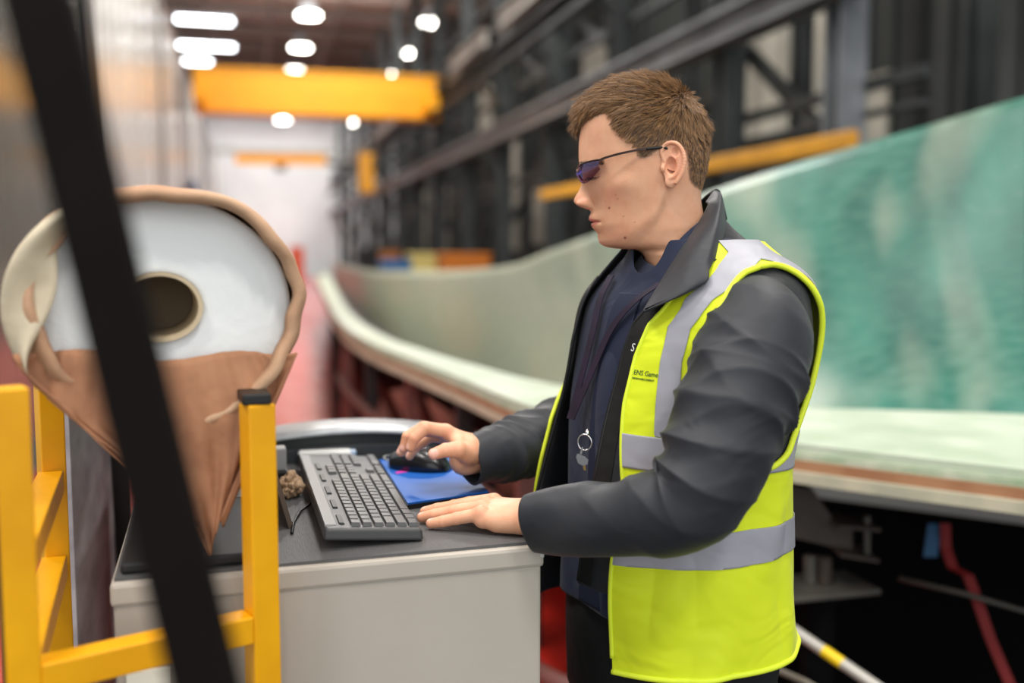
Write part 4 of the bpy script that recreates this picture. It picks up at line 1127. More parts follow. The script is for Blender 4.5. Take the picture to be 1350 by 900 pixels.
# ---- join to one skin -------------------------------------------------------------
def temp_obj(V, F):
    me = mesh_of('tmp', V, F); fix_normals(me)
    o = bpy.data.objects.new('tmp', me); col.objects.link(o); return o
E1, E2 = ear(1), ear(-1)
pieces = [temp_obj(BV, BF), temp_obj(HVf, HF), temp_obj(*E1), temp_obj(*E2), temp_obj(NV, NF), temp_obj(FV, FF)]
main = pieces[0]
try:
    for o in pieces[1:]:
        md = main.modifiers.new('u', 'BOOLEAN'); md.operation = 'UNION'; md.solver = 'MANIFOLD'; md.object = o
    dg = bpy.context.evaluated_depsgraph_get(); dg.update()
    bme = bpy.data.meshes.new_from_object(main.evaluated_get(dg))
    if len(bme.vertices) < 0.5 * sum(len(o.data.vertices) for o in pieces): raise RuntimeError('boolean')
except Exception as ex:
    print('boolean fallback', ex)
    Vs = []; Fs = []; k = 0
    for o in pieces:
        Vs += [tuple(v.co) for v in o.data.vertices]; Fs += [tuple(i + k for i in p.vertices) for p in o.data.polygons]; k = len(Vs)
    bme = mesh_of('body', Vs, Fs)
for o in pieces: bpy.data.objects.remove(o)
print('BODY verts', len(bme.vertices))
bme.materials.clear(); bme.name = 'body'
bme.polygons.foreach_set('use_smooth', np.ones(len(bme.polygons), dtype=bool))
co = np.zeros(len(bme.vertices) * 3); bme.vertices.foreach_get('co', co); co = co.reshape(-1, 3)
# skin colouring that belongs to the skin: lips, flushed parts, freckles, close cropped scalp
def head_coords(V):
    out_ = V - hn * ((V - HC) @ hn)[:, None]          # onto the median plane
    px, py, _ = pixv(out_)
    return (px - 720) * 3.4615, (py - 80) * 3.4615, -((V - HC) @ hn) * 1000
bx_, by_, bl_ = head_coords(co)
dh = np.linalg.norm(co - HC, axis=1) < 0.2
HAIR = [(150, 318), (190, 300), (240, 278), (290, 268), (312, 300), (330, 340), (365, 390), (410, 425), (420, 470), (452, 474), (478, 455), (512, 432), (540, 398), (585, 398), (625, 440), (632, 500), (640, 560), (665, 590), (705, 600), (742, 604), (800, 560), (820, 300), (740, 60), (420, 30), (130, 150)]
hd = in_poly(bx_, by_, HAIR)
scalp = np.where(dh, smoothstep(-2, 16, hd), 0)
lips = np.where(dh, smoothstep(6, 2, np.abs(by_ - 737) - lerpk(np.abs(bl_), [(0, 16), (10, 15), (20, 9), (26, 2), (30, -4)])) * smoothstep(27, 23, np.abs(bl_)) * (bx_ < 300), 0)
flush = np.where(dh, 0.9 * G(bx_, 300, 55) * G(by_, 620, 45) + 0.7 * G(bx_, 165, 40) * G(by_, 640, 30) + 0.8 * G(bx_, 575, 45) * G(by_, 480, 90) + 0.5 * G(bx_, 330, 60) * G(by_, 790, 50), 0)
mole = np.zeros(len(co))
for (mx, my, r) in ((362, 810, 5.5), (292, 678, 4.5), (356, 715, 3), (405, 742, 3), (330, 640, 3), (275, 650, 2.5), (320, 622, 3)):
    mole = np.maximum(mole, np.where(dh & (bl_ > 0), smoothstep(r + 2.5, r - 1.5, np.hypot(bx_ - mx, by_ - my)) * (1.0 if r > 4 else 0.5), 0))
nail = np.zeros(len(co))
def nails(V, L, tips, W):
    global nail
    for (p, r), d_, sc in tips:
        p = np.array(p, float); v = L - p
        a = v @ d_[0]; b_ = v @ d_[1]; c = v @ d_[2]
        m = smoothstep(1.15, 0.85, np.sqrt((a / (6.0 * sc)) ** 2 + (b_ / (5.0 * sc)) ** 2)) * (c > r * 0.45)
        W[:] = np.maximum(W, m)
# hands take their colour from their own joints
def near_local(V, org, ex, ez):
    ex = ex / np.linalg.norm(ex); ez = ez - ex * (ez @ ex); ez /= np.linalg.norm(ez); ey = np.cross(ez, ex)
    v = (V - org) * 1000; return np.stack([v @ ex, v @ ey, v @ ez], 1)
Ln = near_local(co, org_n, ex_n, UP.copy()); Lf = near_local(co, org_f, ex_f, ez_f)
def nail_frames(chain, up):
    a, b_ = np.array(chain[-2][0], float), np.array(chain[-1][0], float); x = (b_ - a) / np.linalg.norm(b_ - a)
    u = np.array(up, float); u = u - x * (u @ x); u /= np.linalg.norm(u); return (x, np.cross(u, x), u)
selN = np.linalg.norm(co - (org_n + ex_n * 0.5), axis=1) < 0.16; selF = np.linalg.norm(co - WRf, axis=1) < 0.16
wN = np.zeros(len(co)); wF = np.zeros(len(co))
nails(co, Ln, [(c[-1], nail_frames(c, (0, 0, 1)), 1.0 if i else 0.85) for i, c in enumerate(fn)], wN)
nails(co, Lf, [(c[-1], nail_frames(c, (0.5, 0, 1)), 0.95) for c in (idx, mid, rin, lit)] + [(tmb[-1], nail_frames(tmb, (0, 1.0, 0.9)), 1.35)], wF)
nail = np.where(selN, wN, 0) + np.where(selF, wF, 0)
knuck = np.zeros(len(co))
for c in fn:
    for (p, r), s_ in zip(c, (9, 7, 6, 6)): knuck += np.where(selN, np.exp(-((Ln - np.array(p)) ** 2).sum(1) / (s_ + 5) ** 2), 0)
for c in (idx, mid, tmb):
    for (p, r), s_ in zip(c, (9, 7, 6, 6)): knuck += np.where(selF, np.exp(-((Lf - np.array(p)) ** 2).sum(1) / (s_ + 5) ** 2), 0)
cl = np.stack([lips, np.clip(flush + 0.7 * np.clip(knuck, 0, 1), 0, 1), np.clip(mole, 0, 1), scalp], 1).astype(np.float32)
at = bme.attributes.new('marks', 'FLOAT_COLOR', 'POINT'); at.data.foreach_set('color', cl.ravel())
at = bme.attributes.new('nails', 'FLOAT', 'POINT'); at.data.foreach_set('value', np.clip(nail, 0, 1).astype(np.float32))

def skin_mat():
    m = bpy.data.materials.new('skin'); m.use_nodes = True; nt = m.node_tree; N = nt.nodes; L = nt.links; b = N['Principled BSDF']
    a = N.new('ShaderNodeAttribute'); a.attribute_name = 'marks'; an = N.new('ShaderNodeAttribute'); an.attribute_name = 'nails'
    sp = N.new('ShaderNodeSeparateColor'); L.new(a.outputs['Color'], sp.inputs[0])
    tc = N.new('ShaderNodeTexCoord')
    def nz(s, d=4):
        n = N.new('ShaderNodeTexNoise'); n.inputs['Scale'].default_value = s; n.inputs['Detail'].default_value = d; L.new(tc.outputs['Object'], n.inputs['Vector']); return n.outputs['Fac']
    def mx(f, A, B, k=1.0):
        x = N.new('ShaderNodeMix'); x.data_type = 'RGBA'
        if k != 1.0:
            q = N.new('ShaderNodeMath'); q.operation = 'MULTIPLY'; q.inputs[1].default_value = k; L.new(f, q.inputs[0]); f = q.outputs[0]
        L.new(f, x.inputs['Factor'])
        for s, v in (('A', A), ('B', B)):
            if isinstance(v, tuple): x.inputs[s].default_value = lin(v)
            else: L.new(v, x.inputs[s])
        return x.outputs['Result']
    r = N.new('ShaderNodeMapRange'); r.inputs['From Min'].default_value = 0.4; r.inputs['From Max'].default_value = 0.75; L.new(nz(55), r.inputs['Value'])
    c = mx(r.outputs['Result'], (224, 172, 138), (212, 150, 116), 0.6)
    c = mx(sp.outputs['Green'], c, (216, 126, 102), 0.42)
    c = mx(sp.outputs['Red'], c, (184, 98, 92), 0.75)
    c = mx(sp.outputs['Blue'], c, (120, 58, 46), 0.8)
    c = mx(an.outputs['Fac'], c, (238, 190, 178), 0.7)
    c = mx(a.outputs['Alpha'], c, (62, 44, 30), 0.92)
    L.new(c, b.inputs['Base Color'])
    b.inputs['Roughness'].default_value = 0.46; b.inputs['Specular IOR Level'].default_value = 0.4
    b.inputs['Subsurface Weight'].default_value = 0.22; b.inputs['Subsurface Radius'].default_value = (1.0, 0.35, 0.2); b.inputs['Subsurface Scale'].default_value = 0.006
    bp = N.new('ShaderNodeBump'); bp.inputs['Strength'].default_value = 0.18; bp.inputs['Distance'].default_value = 0.002; L.new(nz(700, 3), bp.inputs['Height']); L.new(bp.outputs['Normal'], b.inputs['Normal'])
    return m
man = link('person', bme, skin_mat())
tag(man, 'man in yellow vest and safety glasses working at the cabinet keyboard', 'person')
m_eye = M('eye_white', (226, 220, 214), 0.2); m_iris = M('iris', (70, 84, 90), 0.15)
for s in (1, -1):
    c = head_pt(np.array(222.0), np.array(533.0), np.array(0.031 * s)) + hf * -0.0150
    V, F = ball(c, 0.0120); MB().add(V, [tuple(f) for f in F]).build('eyeball', m_eye, man, True)

# ---- clothing materials ---------------------------------------------------------------
def cloth_mat(name, rgb, rgb2, rough, sheen, wr=0.5, weave=1400, emitk=0.0):
    m = bpy.data.materials.new(name); m.use_nodes = True; nt = m.node_tree; N = nt.nodes; L = nt.links; b = N['Principled BSDF']
    tc = N.new('ShaderNodeTexCoord')
    def nz(s, d=4, st=(1, 1, 1), dist=0.0):
        mp = N.new('ShaderNodeMapping'); mp.inputs['Scale'].default_value = st; L.new(tc.outputs['Object'], mp.inputs['Vector'])
        n = N.new('ShaderNodeTexNoise'); n.inputs['Scale'].default_value = s; n.inputs['Detail'].default_value = d; n.inputs['Distortion'].default_value = dist; L.new(mp.outputs['Vector'], n.inputs['Vector']); return n.outputs['Fac']
    x = N.new('ShaderNodeMix'); x.data_type = 'RGBA'; L.new(nz(16), x.inputs['Factor']); x.inputs['A'].default_value = lin(rgb); x.inputs['B'].default_value = lin(rgb2); L.new(x.outputs['Result'], b.inputs['Base Color'])
    b.inputs['Roughness'].default_value = rough; b.inputs['Sheen Weight'].default_value = sheen; b.inputs['Specular IOR Level'].default_value = 0.35
    b1 = N.new('ShaderNodeBump'); b1.inputs['Strength'].default_value = wr; b1.inputs['Distance'].default_value = 0.012; L.new(nz(11, 2, (1, 1, 1.4), 0.7), b1.inputs['Height'])
    b2 = N.new('ShaderNodeBump'); b2.inputs['Strength'].default_value = 0.15; b2.inputs['Distance'].default_value = 0.001; L.new(nz(weave, 1), b2.inputs['Height']); L.new(b1.outputs['Normal'], b2.inputs['Normal']); L.new(b2.outputs['Normal'], b.inputs['Normal'])
    return m
m_jack = cloth_mat('softshell', (33, 36, 42), (27, 30, 36), 0.55, 0.06, 0.35)
m_jack2 = cloth_mat('softshell_lining', (14, 15, 16), (11, 12, 13), 0.7, 0.0, 0.3)
m_shirt = cloth_mat('navy_cotton', (20, 32, 60), (15, 25, 48), 0.75, 0.1, 0.5)
m_vest = cloth_mat('hi_vis_yellow', (212, 226, 26), (206, 220, 20), 0.6, 0.1, 0.75)
m_refl = cloth_mat('reflective_tape', (158, 158, 166), (146, 146, 154), 0.42, 0.0, 0.35)
m_trou = cloth_mat('black_trousers', (20, 20, 22), (14, 14, 16), 0.85, 0.0, 0.5)

# ---- trousers, shoes --------------------------------------------------------------------
def leg(h, k, f, name):
    top_ = h + UP * 0.09
    pts = catmull([top_, h - UP * 0.05, k, k + (f - k) * 0.6, f + UP * 0.01], 10)
    r = catmull([[0.090], [0.097], [0.082], [0.072], [0.078]], 10)[:, 0]
    i = np.arange(len(pts))[:, None]; thv = np.linspace(0, 2 * np.pi, 48, endpoint=False)[None, :]
    disp = 0.004 * np.sin(3 * thv + i * 0.3) + 0.003 * np.sin(5 * thv - i * 0.55)
    return tube_grid(pts, r, 48, disp=disp)[:2]
tb = MB()
for h, k_, f_ in ((hipn, kneen, footn), (hipf, kneef, footf)):
    V, F = leg(h, k_, f_, ''); tb.add(V, [tuple(q) for q in F])
th = np.linspace(0, 2 * np.pi, 64, endpoint=False); rows = []
for z in np.linspace(0.855, 1.06, 12):
    vv = np.full(64, v_of_z(z)); rows.append(torso(th, vv) + torso_n(th, vv) * 0.004)
V = np.array(rows).reshape(-1, 3); F = [tuple(q) for q in grid_faces(12, 64, True)] + [tuple(range(64))]
tb.add(V, F); tb.build('trousers', m_trou, man, True)
for f_, nm in ((footn, 'shoe'), (footf, 'shoe')):
    rows = []
    for t in np.linspace(0, 1, 24):
        w = 0.040 + 0.012 * math.sin(math.pi * (0.25 + 0.6 * t)); w *= min(1, math.sqrt(max(0.02, 1 - max(0, (t - 0.85) / 0.15) ** 2))) * (min(1, 0.55 + t * 5))
        hh = 0.085 * (1 - smoothstep(0.25, 0.8, t)) + 0.035
        c = f_ * np.array([1, 1, 0]) + tf * (-0.085 + 0.29 * t)
        rows.append([c + tl * w * math.copysign(abs(math.sin(a)) ** 0.7, math.sin(a)) + UP * (0.012 + (hh if math.cos(a) > 0 else 0.0) * abs(math.cos(a)) ** 0.8) for a in np.linspace(0, 2 * np.pi, 32, endpoint=False)])
    V = np.array(rows).reshape(-1, 3); F = [tuple(q) for q in grid_faces(24, 32, True)] + [tuple(range(32)), tuple(23 * 32 + i for i in range(32))[::-1]]
    sh = MB().add(V, F).build(nm, M('black_leather', (18, 17, 17), 0.35, bump=0.05, bscale=100), man, True)
    bs = [[c + np.array([0, 0, 0])] for c in ()]
    outl = [f_ * np.array([1, 1, 0]) + tf * (-0.09 + 0.30 * t) + tl * s_ * (0.044 + 0.012 * math.sin(math.pi * (0.25 + 0.6 * t))) * min(1, math.sqrt(max(0.03, 1 - max(0, (t - 0.85) / 0.15) ** 2))) for s_, ts in ((1, np.linspace(0, 1, 14)), (-1, np.linspace(1, 0, 14))) for t in ts]
    MB().prism(outl, (0, 0, 0.016)).build('sole', m_blackm, sh)

# ---- shirt --------------------------------------------------------------------------------
V, T, A = garment(lambda TH, Z: 0.006 + 0.004 * np.sin(TH * 9 + Z * 6) * smoothstep(1.45, 1.3, Z) + 0.006 * smoothstep(1.15, 1.02, Z), -1.7, 1.7, 1.005, 1.515)
V, T, A = clip(V, T, A, 1.515 - A[:, 1] - 0.045 * smoothstep(0.55, 0.0, np.abs(A[:, 0])))
shirt = sheet('shirt', V, T, m_shirt, man, 0.002)
# placket and collar
V, T, A = garment(lambda TH, Z: 0.0085 + 0.006 * smoothstep(1.15, 1.02, Z), -0.13, 0.10, 1.01, 1.44, 20, 120)
sheet('placket', V, T, M('navy_placket', (17, 27, 52), 0.75), shirt, 0.0015)
def neckrow(pts): return [P(*p) for p in pts]
Vc, Fc = strip([neckrow([(947, 268, 1.44), (930, 285, 1.37), (905, 306, 1.352), (882, 330, 1.352), (864, 351, 1.358)]),
                neckrow([(950, 276, 1.44), (935, 298, 1.362), (912, 322, 1.342), (893, 346, 1.340), (878, 364, 1.342)]),
                neckrow([(952, 290, 1.44), (938, 316, 1.355), (918, 342, 1.335), (902, 360, 1.333), (884, 372, 1.336)])], 10, 6)
sheet('collar', Vc, tris_of(Fc), m_shirt, shirt, 0.002)
Vc, Fc = strip([neckrow([(864, 351, 1.362), (852, 345, 1.40), (846, 338, 1.44), (850, 330, 1.48), (872, 318, 1.52)]),
                neckrow([(862, 362, 1.356), (846, 356, 1.40), (838, 349, 1.44), (842, 340, 1.49), (866, 326, 1.535)]),
                neckrow([(850, 384, 1.352), (838, 378, 1.39), (830, 362, 1.44), (834, 350, 1.50), (860, 336, 1.55)])], 10, 6)
sheet('collar', Vc, tris_of(Fc), m_shirt, shirt, 0.002)

# ---- jacket ---------------------------------------------------------------------------------
def tnear(Z): return lerpk(Z, [(0.99, 0.0), (1.1, 0.08), (1.2, 0.14), (1.3, 0.13), (1.36, 0.14), (1.40, 0.17), (1.44, 0.34), (1.47, 0.6), (1.52, 1.0)])
def tfar(Z): return lerpk(Z, [(0.99, -0.62), (1.1, -0.66), (1.2, -0.68), (1.3, -0.66), (1.38, -0.60), (1.43, -0.62), (1.47, -0.75), (1.52, -1.1)])
def joff(TH, Z):
    o = 0.014 + 0.010 * smoothstep(1.3, 1.05, Z)
    o = o + 0.020 * smoothstep(0.9, 0.0, np.abs(TH)) * smoothstep(1.42, 1.15, Z)
    o = o + 0.030 * smoothstep(-1.6, -0.7, TH) * smoothstep(-0.2, -0.6, TH) * smoothstep(1.40, 1.05, Z)
    return o + 0.003 * np.sin(TH * 7 + Z * 22) * smoothstep(1.45, 1.35, Z)
V, T, A = garment(joff, -math.pi, math.pi, 0.965, 1.505, 401, 200)
g = np.maximum(A[:, 0] - tnear(A[:, 1]), tfar(A[:, 1]) - A[:, 0])
V, T, A = clip(V, T, A, g)
V, T, A = clip(V, T, A, A[:, 1] - 0.966 - 0.085 * np.maximum(smoothstep(-0.45, -0.1, A[:, 0]), smoothstep(-1.8, -2.4, A[:, 0])))
jacket = sheet('jacket', V, T, m_jack, man, 0.003, 1.0)
# zip plackets: dark strips just inside each front edge
for (e0, e1) in ((lambda Z: tnear(Z) - 0.01, lambda Z: tnear(Z) + 0.135), (lambda Z: tfar(Z) - 0.13, lambda Z: tfar(Z) + 0.01)):
    V, T, A = garment(lambda TH, Z: joff(TH, Z) + 0.0042, -1.4, 1.5, 1.055, 1.455, 300, 200)
    V, T, A = clip(V, T, A, np.minimum(A[:, 0] - e0(A[:, 1]), e1(A[:, 1]) - A[:, 0]))
    sheet('zip_placket', V, T, m_jack2, jacket, 0.002)
for ef in (lambda Z: tnear(Z) + 0.0, lambda Z: tfar(Z)):
    zs = np.linspace(1.055, 1.44, 60); tha = ef(zs); pz = torso(tha, v_of_z(zs)) + torso_n(tha, v_of_z(zs)) * (joff(tha, zs) + 0.003)[:, None]
    MB().tube(pz, 0.0026, 8).build('zip', m_blackm, jacket, True)
# sleeves
def sleeve(ctrl, rads, folds, n=96, per=26, seed=1):
    pts = catmull(ctrl, per); r = catmull([[x] for x in rads], per)[:, 0]
    m = len(pts); s = np.linspace(0, 1, m)[:, None]; a = np.linspace(0, 2 * np.pi, n, endpoint=False)[None, :]
    d = np.zeros((m, n))
    for s0, ws, amp, a0, wa, tw, fr in folds:
        ph_ = s + tw * np.sin(a - a0)
        w0_ = np.sin((ph_ - s0) * fr * 0.5); d += 1.25 * amp * (1 - 1.6 * np.abs(w0_) ** 0.8) * np.exp(-((ph_ - s0) / ws) ** 2) * (0.35 + 0.65 * np.clip(0.5 + 0.5 * np.cos(a - a0), 0, 1) ** wa)
    r_ = np.random.default_rng(seed)
    for q in range(6):
        d += 0.0011 * np.sin(a * r_.integers(1, 4) + r_.uniform(0, 6) + s * r_.uniform(12, 34))
    return tube_grid(pts, r, n, disp=d), pts
(Vn, Fn, frN), pn = sleeve([P(950, 405, 1.385), P(985, 418, 1.315), P(998, 446, 1.262), P(983, 492, 1.232), P(960, 548, 1.205), P(936, 622, 1.185), P(900, 668, 1.185), P(840, 678, 1.205), P(770, 684, 1.235), P(702, 690, 1.268)],
      [0.050, 0.064, 0.072, 0.0725, 0.0685, 0.064, 0.058, 0.049, 0.044, 0.037],
      [(0.50, 0.16, 0.0060, 2.0, 1.5, 0.03, 80), (0.44, 0.10, 0.0045, 4.0, 1.0, 0.06, 95), (0.25, 0.14, 0.0030, 1.0, 1.0, 0.10, 60), (0.70, 0.12, 0.0030, 3.0, 1.0, 0.08, 60)], seed=3)
(Vf, Ff, frF), pf = sleeve([P(842, 398, 1.55), P(822, 420, 1.58), P(806, 490, 1.63), P(785, 548, 1.645), P(740, 566, 1.62), P(690, 587, 1.565), P(655, 598, 1.535), P(617, 607, 1.508)],
      [0.058, 0.066, 0.064, 0.060, 0.055, 0.0495, 0.043, 0.038],
      [(0.62, 0.16, 0.0055, 1.0, 1.2, 0.05, 85), (0.80, 0.10, 0.0050, 2.0, 1.0, 0.08, 90), (0.48, 0.10, 0.005, 3.5, 1.0, 0.05, 80)], seed=9)
for nm, V_, F_s, pts_ in (('sleeve', Vn, Fn, pn), ('sleeve', Vf, Ff, pf)):
    o = MB().add(V_, [tuple(q) for q in F_s]).build(nm, m_jack, jacket, True)
    md = o.modifiers.new('t', 'SOLIDIFY'); md.thickness = 0.003; md.offset = -1
# collar: stand and folded flap, near half then far half
Vc, Fc = strip([neckrow([(930, 266, 1.45), (932, 272, 1.395), (916, 300, 1.352), (896, 330, 1.328), (872, 368, 1.315), (848, 408, 1.300)]),
                neckrow([(941, 252, 1.455), (947, 258, 1.405), (936, 290, 1.335), (916, 325, 1.292), (890, 372, 1.272), (850, 410, 1.278)]),
                neckrow([(948, 256, 1.455), (953, 264, 1.40), (946, 300, 1.315), (928, 342, 1.272), (902, 384, 1.250), (850, 410, 1.272)]),
                neckrow([(956, 290, 1.465), (958, 300, 1.405), (950, 326, 1.312), (936, 354, 1.264), (926, 376, 1.252), (854, 410, 1.276)])], 12, 8)
sheet('collar', Vc, tris_of(Fc), m_jack, jacket, 0.0035)
Vc, Fc = strip([neckrow([(942, 252, 1.455), (930, 262, 1.49), (898, 290, 1.505), (858, 330, 1.50), (836, 356, 1.475), (828, 372, 1.45)]),
                neckrow([(948, 256, 1.455), (936, 264, 1.51), (902, 294, 1.535), (850, 338, 1.53), (826, 358, 1.50), (815, 378, 1.46)]),
                neckrow([(956, 290, 1.465), (944, 300, 1.535), (900, 328, 1.57), (840, 362, 1.565), (812, 380, 1.52), (806, 392, 1.465)])], 12, 8)
sheet('collar', Vc, tris_of(Fc), m_jack, jacket, 0.0035)

# back of the collar stand down to the shoulders
ths = np.array([1.3, 2.0, 2.6, 3.14, 3.75, 4.35, 5.0]); thw = np.where(ths > math.pi, ths - 2 * math.pi, ths)
vv = np.full(7, v_of_z(1.485)); low = torso(thw, vv) + torso_n(thw, vv) * 0.016
upr = neckrow([(938, 345, 1.275), (951, 320, 1.34), (956, 298, 1.40), (953, 287, 1.45), (946, 292, 1.50), (921, 310, 1.535), (876, 342, 1.55)])
Vc, Fc = strip([low, np.array(upr)], 10)
sheet('collar_stand', Vc, tris_of(Fc), m_jack, jacket, 0.003, 0.0)

# ---- vest -------------------------------------------------------------------------------------
def voff(TH, Z):
    o = 0.022 + 0.008 * smoothstep(1.3, 1.0, Z)
    o = o + 0.006 * smoothstep(1.5, 2.2, TH) * smoothstep(2.9, 2.3, TH) * smoothstep(1.2, 1.36, Z) * smoothstep(1.47, 1.42, Z)
    o = o + 0.018 * smoothstep(0.9, 0.0, np.abs(TH)) * smoothstep(1.42, 1.2, Z)
    o = o + 0.030 * smoothstep(-1.6, -0.7, TH) * smoothstep(-0.2, -0.6, TH) * smoothstep(1.40, 1.05, Z)
    o = o + 0.0035 * np.sin(TH * 6 + Z * 9) * smoothstep(1.40, 1.2, Z) + 0.003 * np.sin(TH * 11 - Z * 31) * smoothstep(1.25, 1.1, Z)
    return np.maximum(o, joff(TH, Z) + 0.007)
def vnear(Z): return lerpk(Z, [(0.95, 0.36), (1.1, 0.38), (1.2, 0.40), (1.3, 0.32), (1.36, 0.31), (1.40, 0.35), (1.44, 0.54), (1.47, 0.85), (1.50, 1.15)])
def vfar(Z): return lerpk(Z, [(0.95, -0.80), (1.1, -0.80), (1.2, -0.76), (1.25, -0.80), (1.3, -1.10), (1.38, -1.2), (1.43, -1.25), (1.47, -1.35), (1.50, -1.5)])
def hem(TH): return 0.955 + 0.012 * np.cos(TH - 2.4) + 0.05 * smoothstep(-0.4, -0.7, TH) * smoothstep(-2.6, -1.6, TH)
# arm openings: closed curves in the (angle, height) of the chest
AO = [(1.42, 1.462), (1.10, 1.452), (0.93, 1.425), (0.84, 1.385), (0.80, 1.33), (0.82, 1.28), (0.92, 1.245), (1.2, 1.225), (1.6, 1.23), (1.93, 1.265), (2.10, 1.32), (2.15, 1.37), (2.08, 1.42), (1.86, 1.452), (1.66, 1.463)]
AO = catmull(AO + AO[:1], 8)[:-1]
AOF = AO.copy(); AOF[:, 0] = 1.36 + (AO[:, 0] - 0.8) * 0.56
def arm_open(TH, Z): return in_poly(TH * 0.17, Z, AO * [0.17, 1]), in_poly(-TH * 0.17, Z, AOF * [0.17, 1])
def vest_base(extra=0.0, zmin=0.93):
    V, T, A = garment(lambda TH, Z: voff(TH, Z) + extra, -math.pi, math.pi, zmin, 1.497, 481, 260)
    g = np.maximum(A[:, 0] - vnear(A[:, 1]), vfar(A[:, 1]) - A[:, 0]); V, T, A = clip(V, T, A, g)
    V, T, A = clip(V, T, A, A[:, 1] - hem(A[:, 0]))
    a, b_ = arm_open(A[:, 0], A[:, 1]); V, T, A = clip(V, T, A, -a)
    a, b_ = arm_open(A[:, 0], A[:, 1]); return clip(V, T, A, -b_)
V, T, A = vest_base()
vest = sheet('safety_vest', V, T, m_vest, man, 0.0025, 1.0)
# reflective bands
VB = vest_base(0.0032)
def tape(g, nm='reflective_band'):
    V, T, A = clip(*VB, g(VB[2]))
    par = np.arange(len(V))                       # one object per separate piece of tape
    while True:
        lo_m = par[T].min(1); new = par.copy()
        for q in range(3): np.minimum.at(new, T[:, q], lo_m)
        new = new[new]
        if (new == par).all(): break
        par = new
    for r_ in np.unique(par[T[:, 0]]):
        t_ = T[par[T[:, 0]] == r_]
        if len(t_) < 60: continue
        u_, inv = np.unique(t_, return_inverse=True)
        sheet(nm, V[u_], inv.reshape(-1, 3), m_refl, vest, 0.0012, 1.0)
lw = lambda A: 1.098 + 0.010 * np.cos(A[:, 0] - 2.4)
tape(lambda A: np.minimum(A[:, 1] - lw(A), lw(A) + 0.046 - A[:, 1]))
tape(lambda A: np.minimum(A[:, 1] - 1.222, 1.264 - A[:, 1]))
def brace_band(A, s):
    TH, Z = A[:, 0] * s, A[:, 1]
    c = lerpk(Z, [(1.22, 0.74), (1.30, 0.67), (1.36, 0.62), (1.40, 0.62), (1.43, 0.74), (1.45, 0.95), (1.465, 1.2), (1.48, 1.5)])
    w_ = lerpk(Z, [(1.22, 0.10), (1.36, 0.085), (1.42, 0.10), (1.45, 0.16), (1.48, 0.3)])
    front = np.minimum(w_ - np.abs(TH - c), Z - 1.265)
    cb = lerpk(Z, [(1.22, 2.55), (1.36, 2.55), (1.42, 2.45), (1.45, 2.15), (1.465, 1.9), (1.48, 1.6)])
    back = np.minimum(w_ - np.abs(TH - cb), Z - 1.265)
    return np.maximum(front, back)
for s in (1, -1): tape(lambda A: brace_band(A, s))
# bindings along the edges of the vest
def edge_tube(tha, za, nm='binding', r=0.0032, extra=0.002):
    pz = torso(tha, v_of_z(za)) + torso_n(tha, v_of_z(za)) * (voff(tha, za) + extra)[:, None]
    o = MB().tube(pz, r, 8).build(nm, M('binding_yellow', (216, 232, 50), 0.6), vest, True); return o
for s in (1, -1):
    ao = np.vstack([AO, AO[:1]]) if s > 0 else np.vstack([AOF, AOF[:1]]); edge_tube(ao[:, 0] * s, ao[:, 1], r=0.0042)
    tz = np.linspace(0.97, 1.495, 90); edge_tube((vnear if s > 0 else vfar)(tz), tz)
tha = np.concatenate([np.linspace(vnear(0.96), math.pi, 120)]); edge_tube(tha, hem(tha) + 0.002, r=0.004)
tha = np.linspace(-math.pi, float(vfar(0.96)), 90); edge_tube(tha, hem(tha) + 0.002, r=0.004)
# printed lettering at the front edge of the vest
def lettering(body, th0, z0, size, nm, mat, parent, off):
    cu = bpy.data.curves.new('t', 'FONT'); cu.body = body; cu.size = 1.0; cu.extrude = 0.01; cu.resolution_u = 3
    o = bpy.data.objects.new('t', cu); col.objects.link(o); dg = bpy.context.evaluated_depsgraph_get(); dg.update()
    me = bpy.data.meshes.new_from_object(o.evaluated_get(dg)); bpy.data.objects.remove(o)
    V = np.array([tuple(v.co) for v in me.vertices]); F = [tuple(p.vertices) for p in me.polygons]
    bm_ = bmesh.new(); bm_.from_mesh(me); bmesh.ops.triangulate(bm_, faces=bm_.faces[:]); bmesh.ops.subdivide_edges(bm_, edges=[e for e in bm_.edges if e.calc_length() > 0.15], cuts=2); bmesh.ops.triangulate(bm_, faces=bm_.faces[:])
    V = np.array([tuple(v.co) for v in bm_.verts]); bm_.verts.index_update(); F = [tuple(v.index for v in f.verts) for f in bm_.faces]; bm_.free()
    R_ = 0.145
    tha = th0 + V[:, 0] * size * 0.78 / R_; za = z0 + V[:, 1] * size
    W = torso(tha, v_of_z(za)) + torso_n(tha, v_of_z(za)) * (off(tha, za) + 0.0030 + V[:, 2] * 0.02)[:, None]
    return MB().add(W, F).build(nm, mat, parent)
lettering('ENS Game', float(vnear(1.34)) + 0.02, 1.338, 0.0088, 'logo_print', M('print_green', (62, 92, 40), 0.6), vest, voff)
lettering('RENEWABLE ENERGY', float(vnear(1.335)) + 0.02, 1.332, 0.0036, 'small_print', M('print_green', (62, 92, 40), 0.6), vest, voff)
m_wt = M('white_thread', (220, 222, 224), 0.7)
for tx, zz_ in (('S', 1.366),):
    lettering(tx, float(tnear(zz_)) + 0.13 - 0.03, zz_, 0.014, 'embroidery', m_wt, jacket, lambda a, z: joff(a, z) + 0.006)

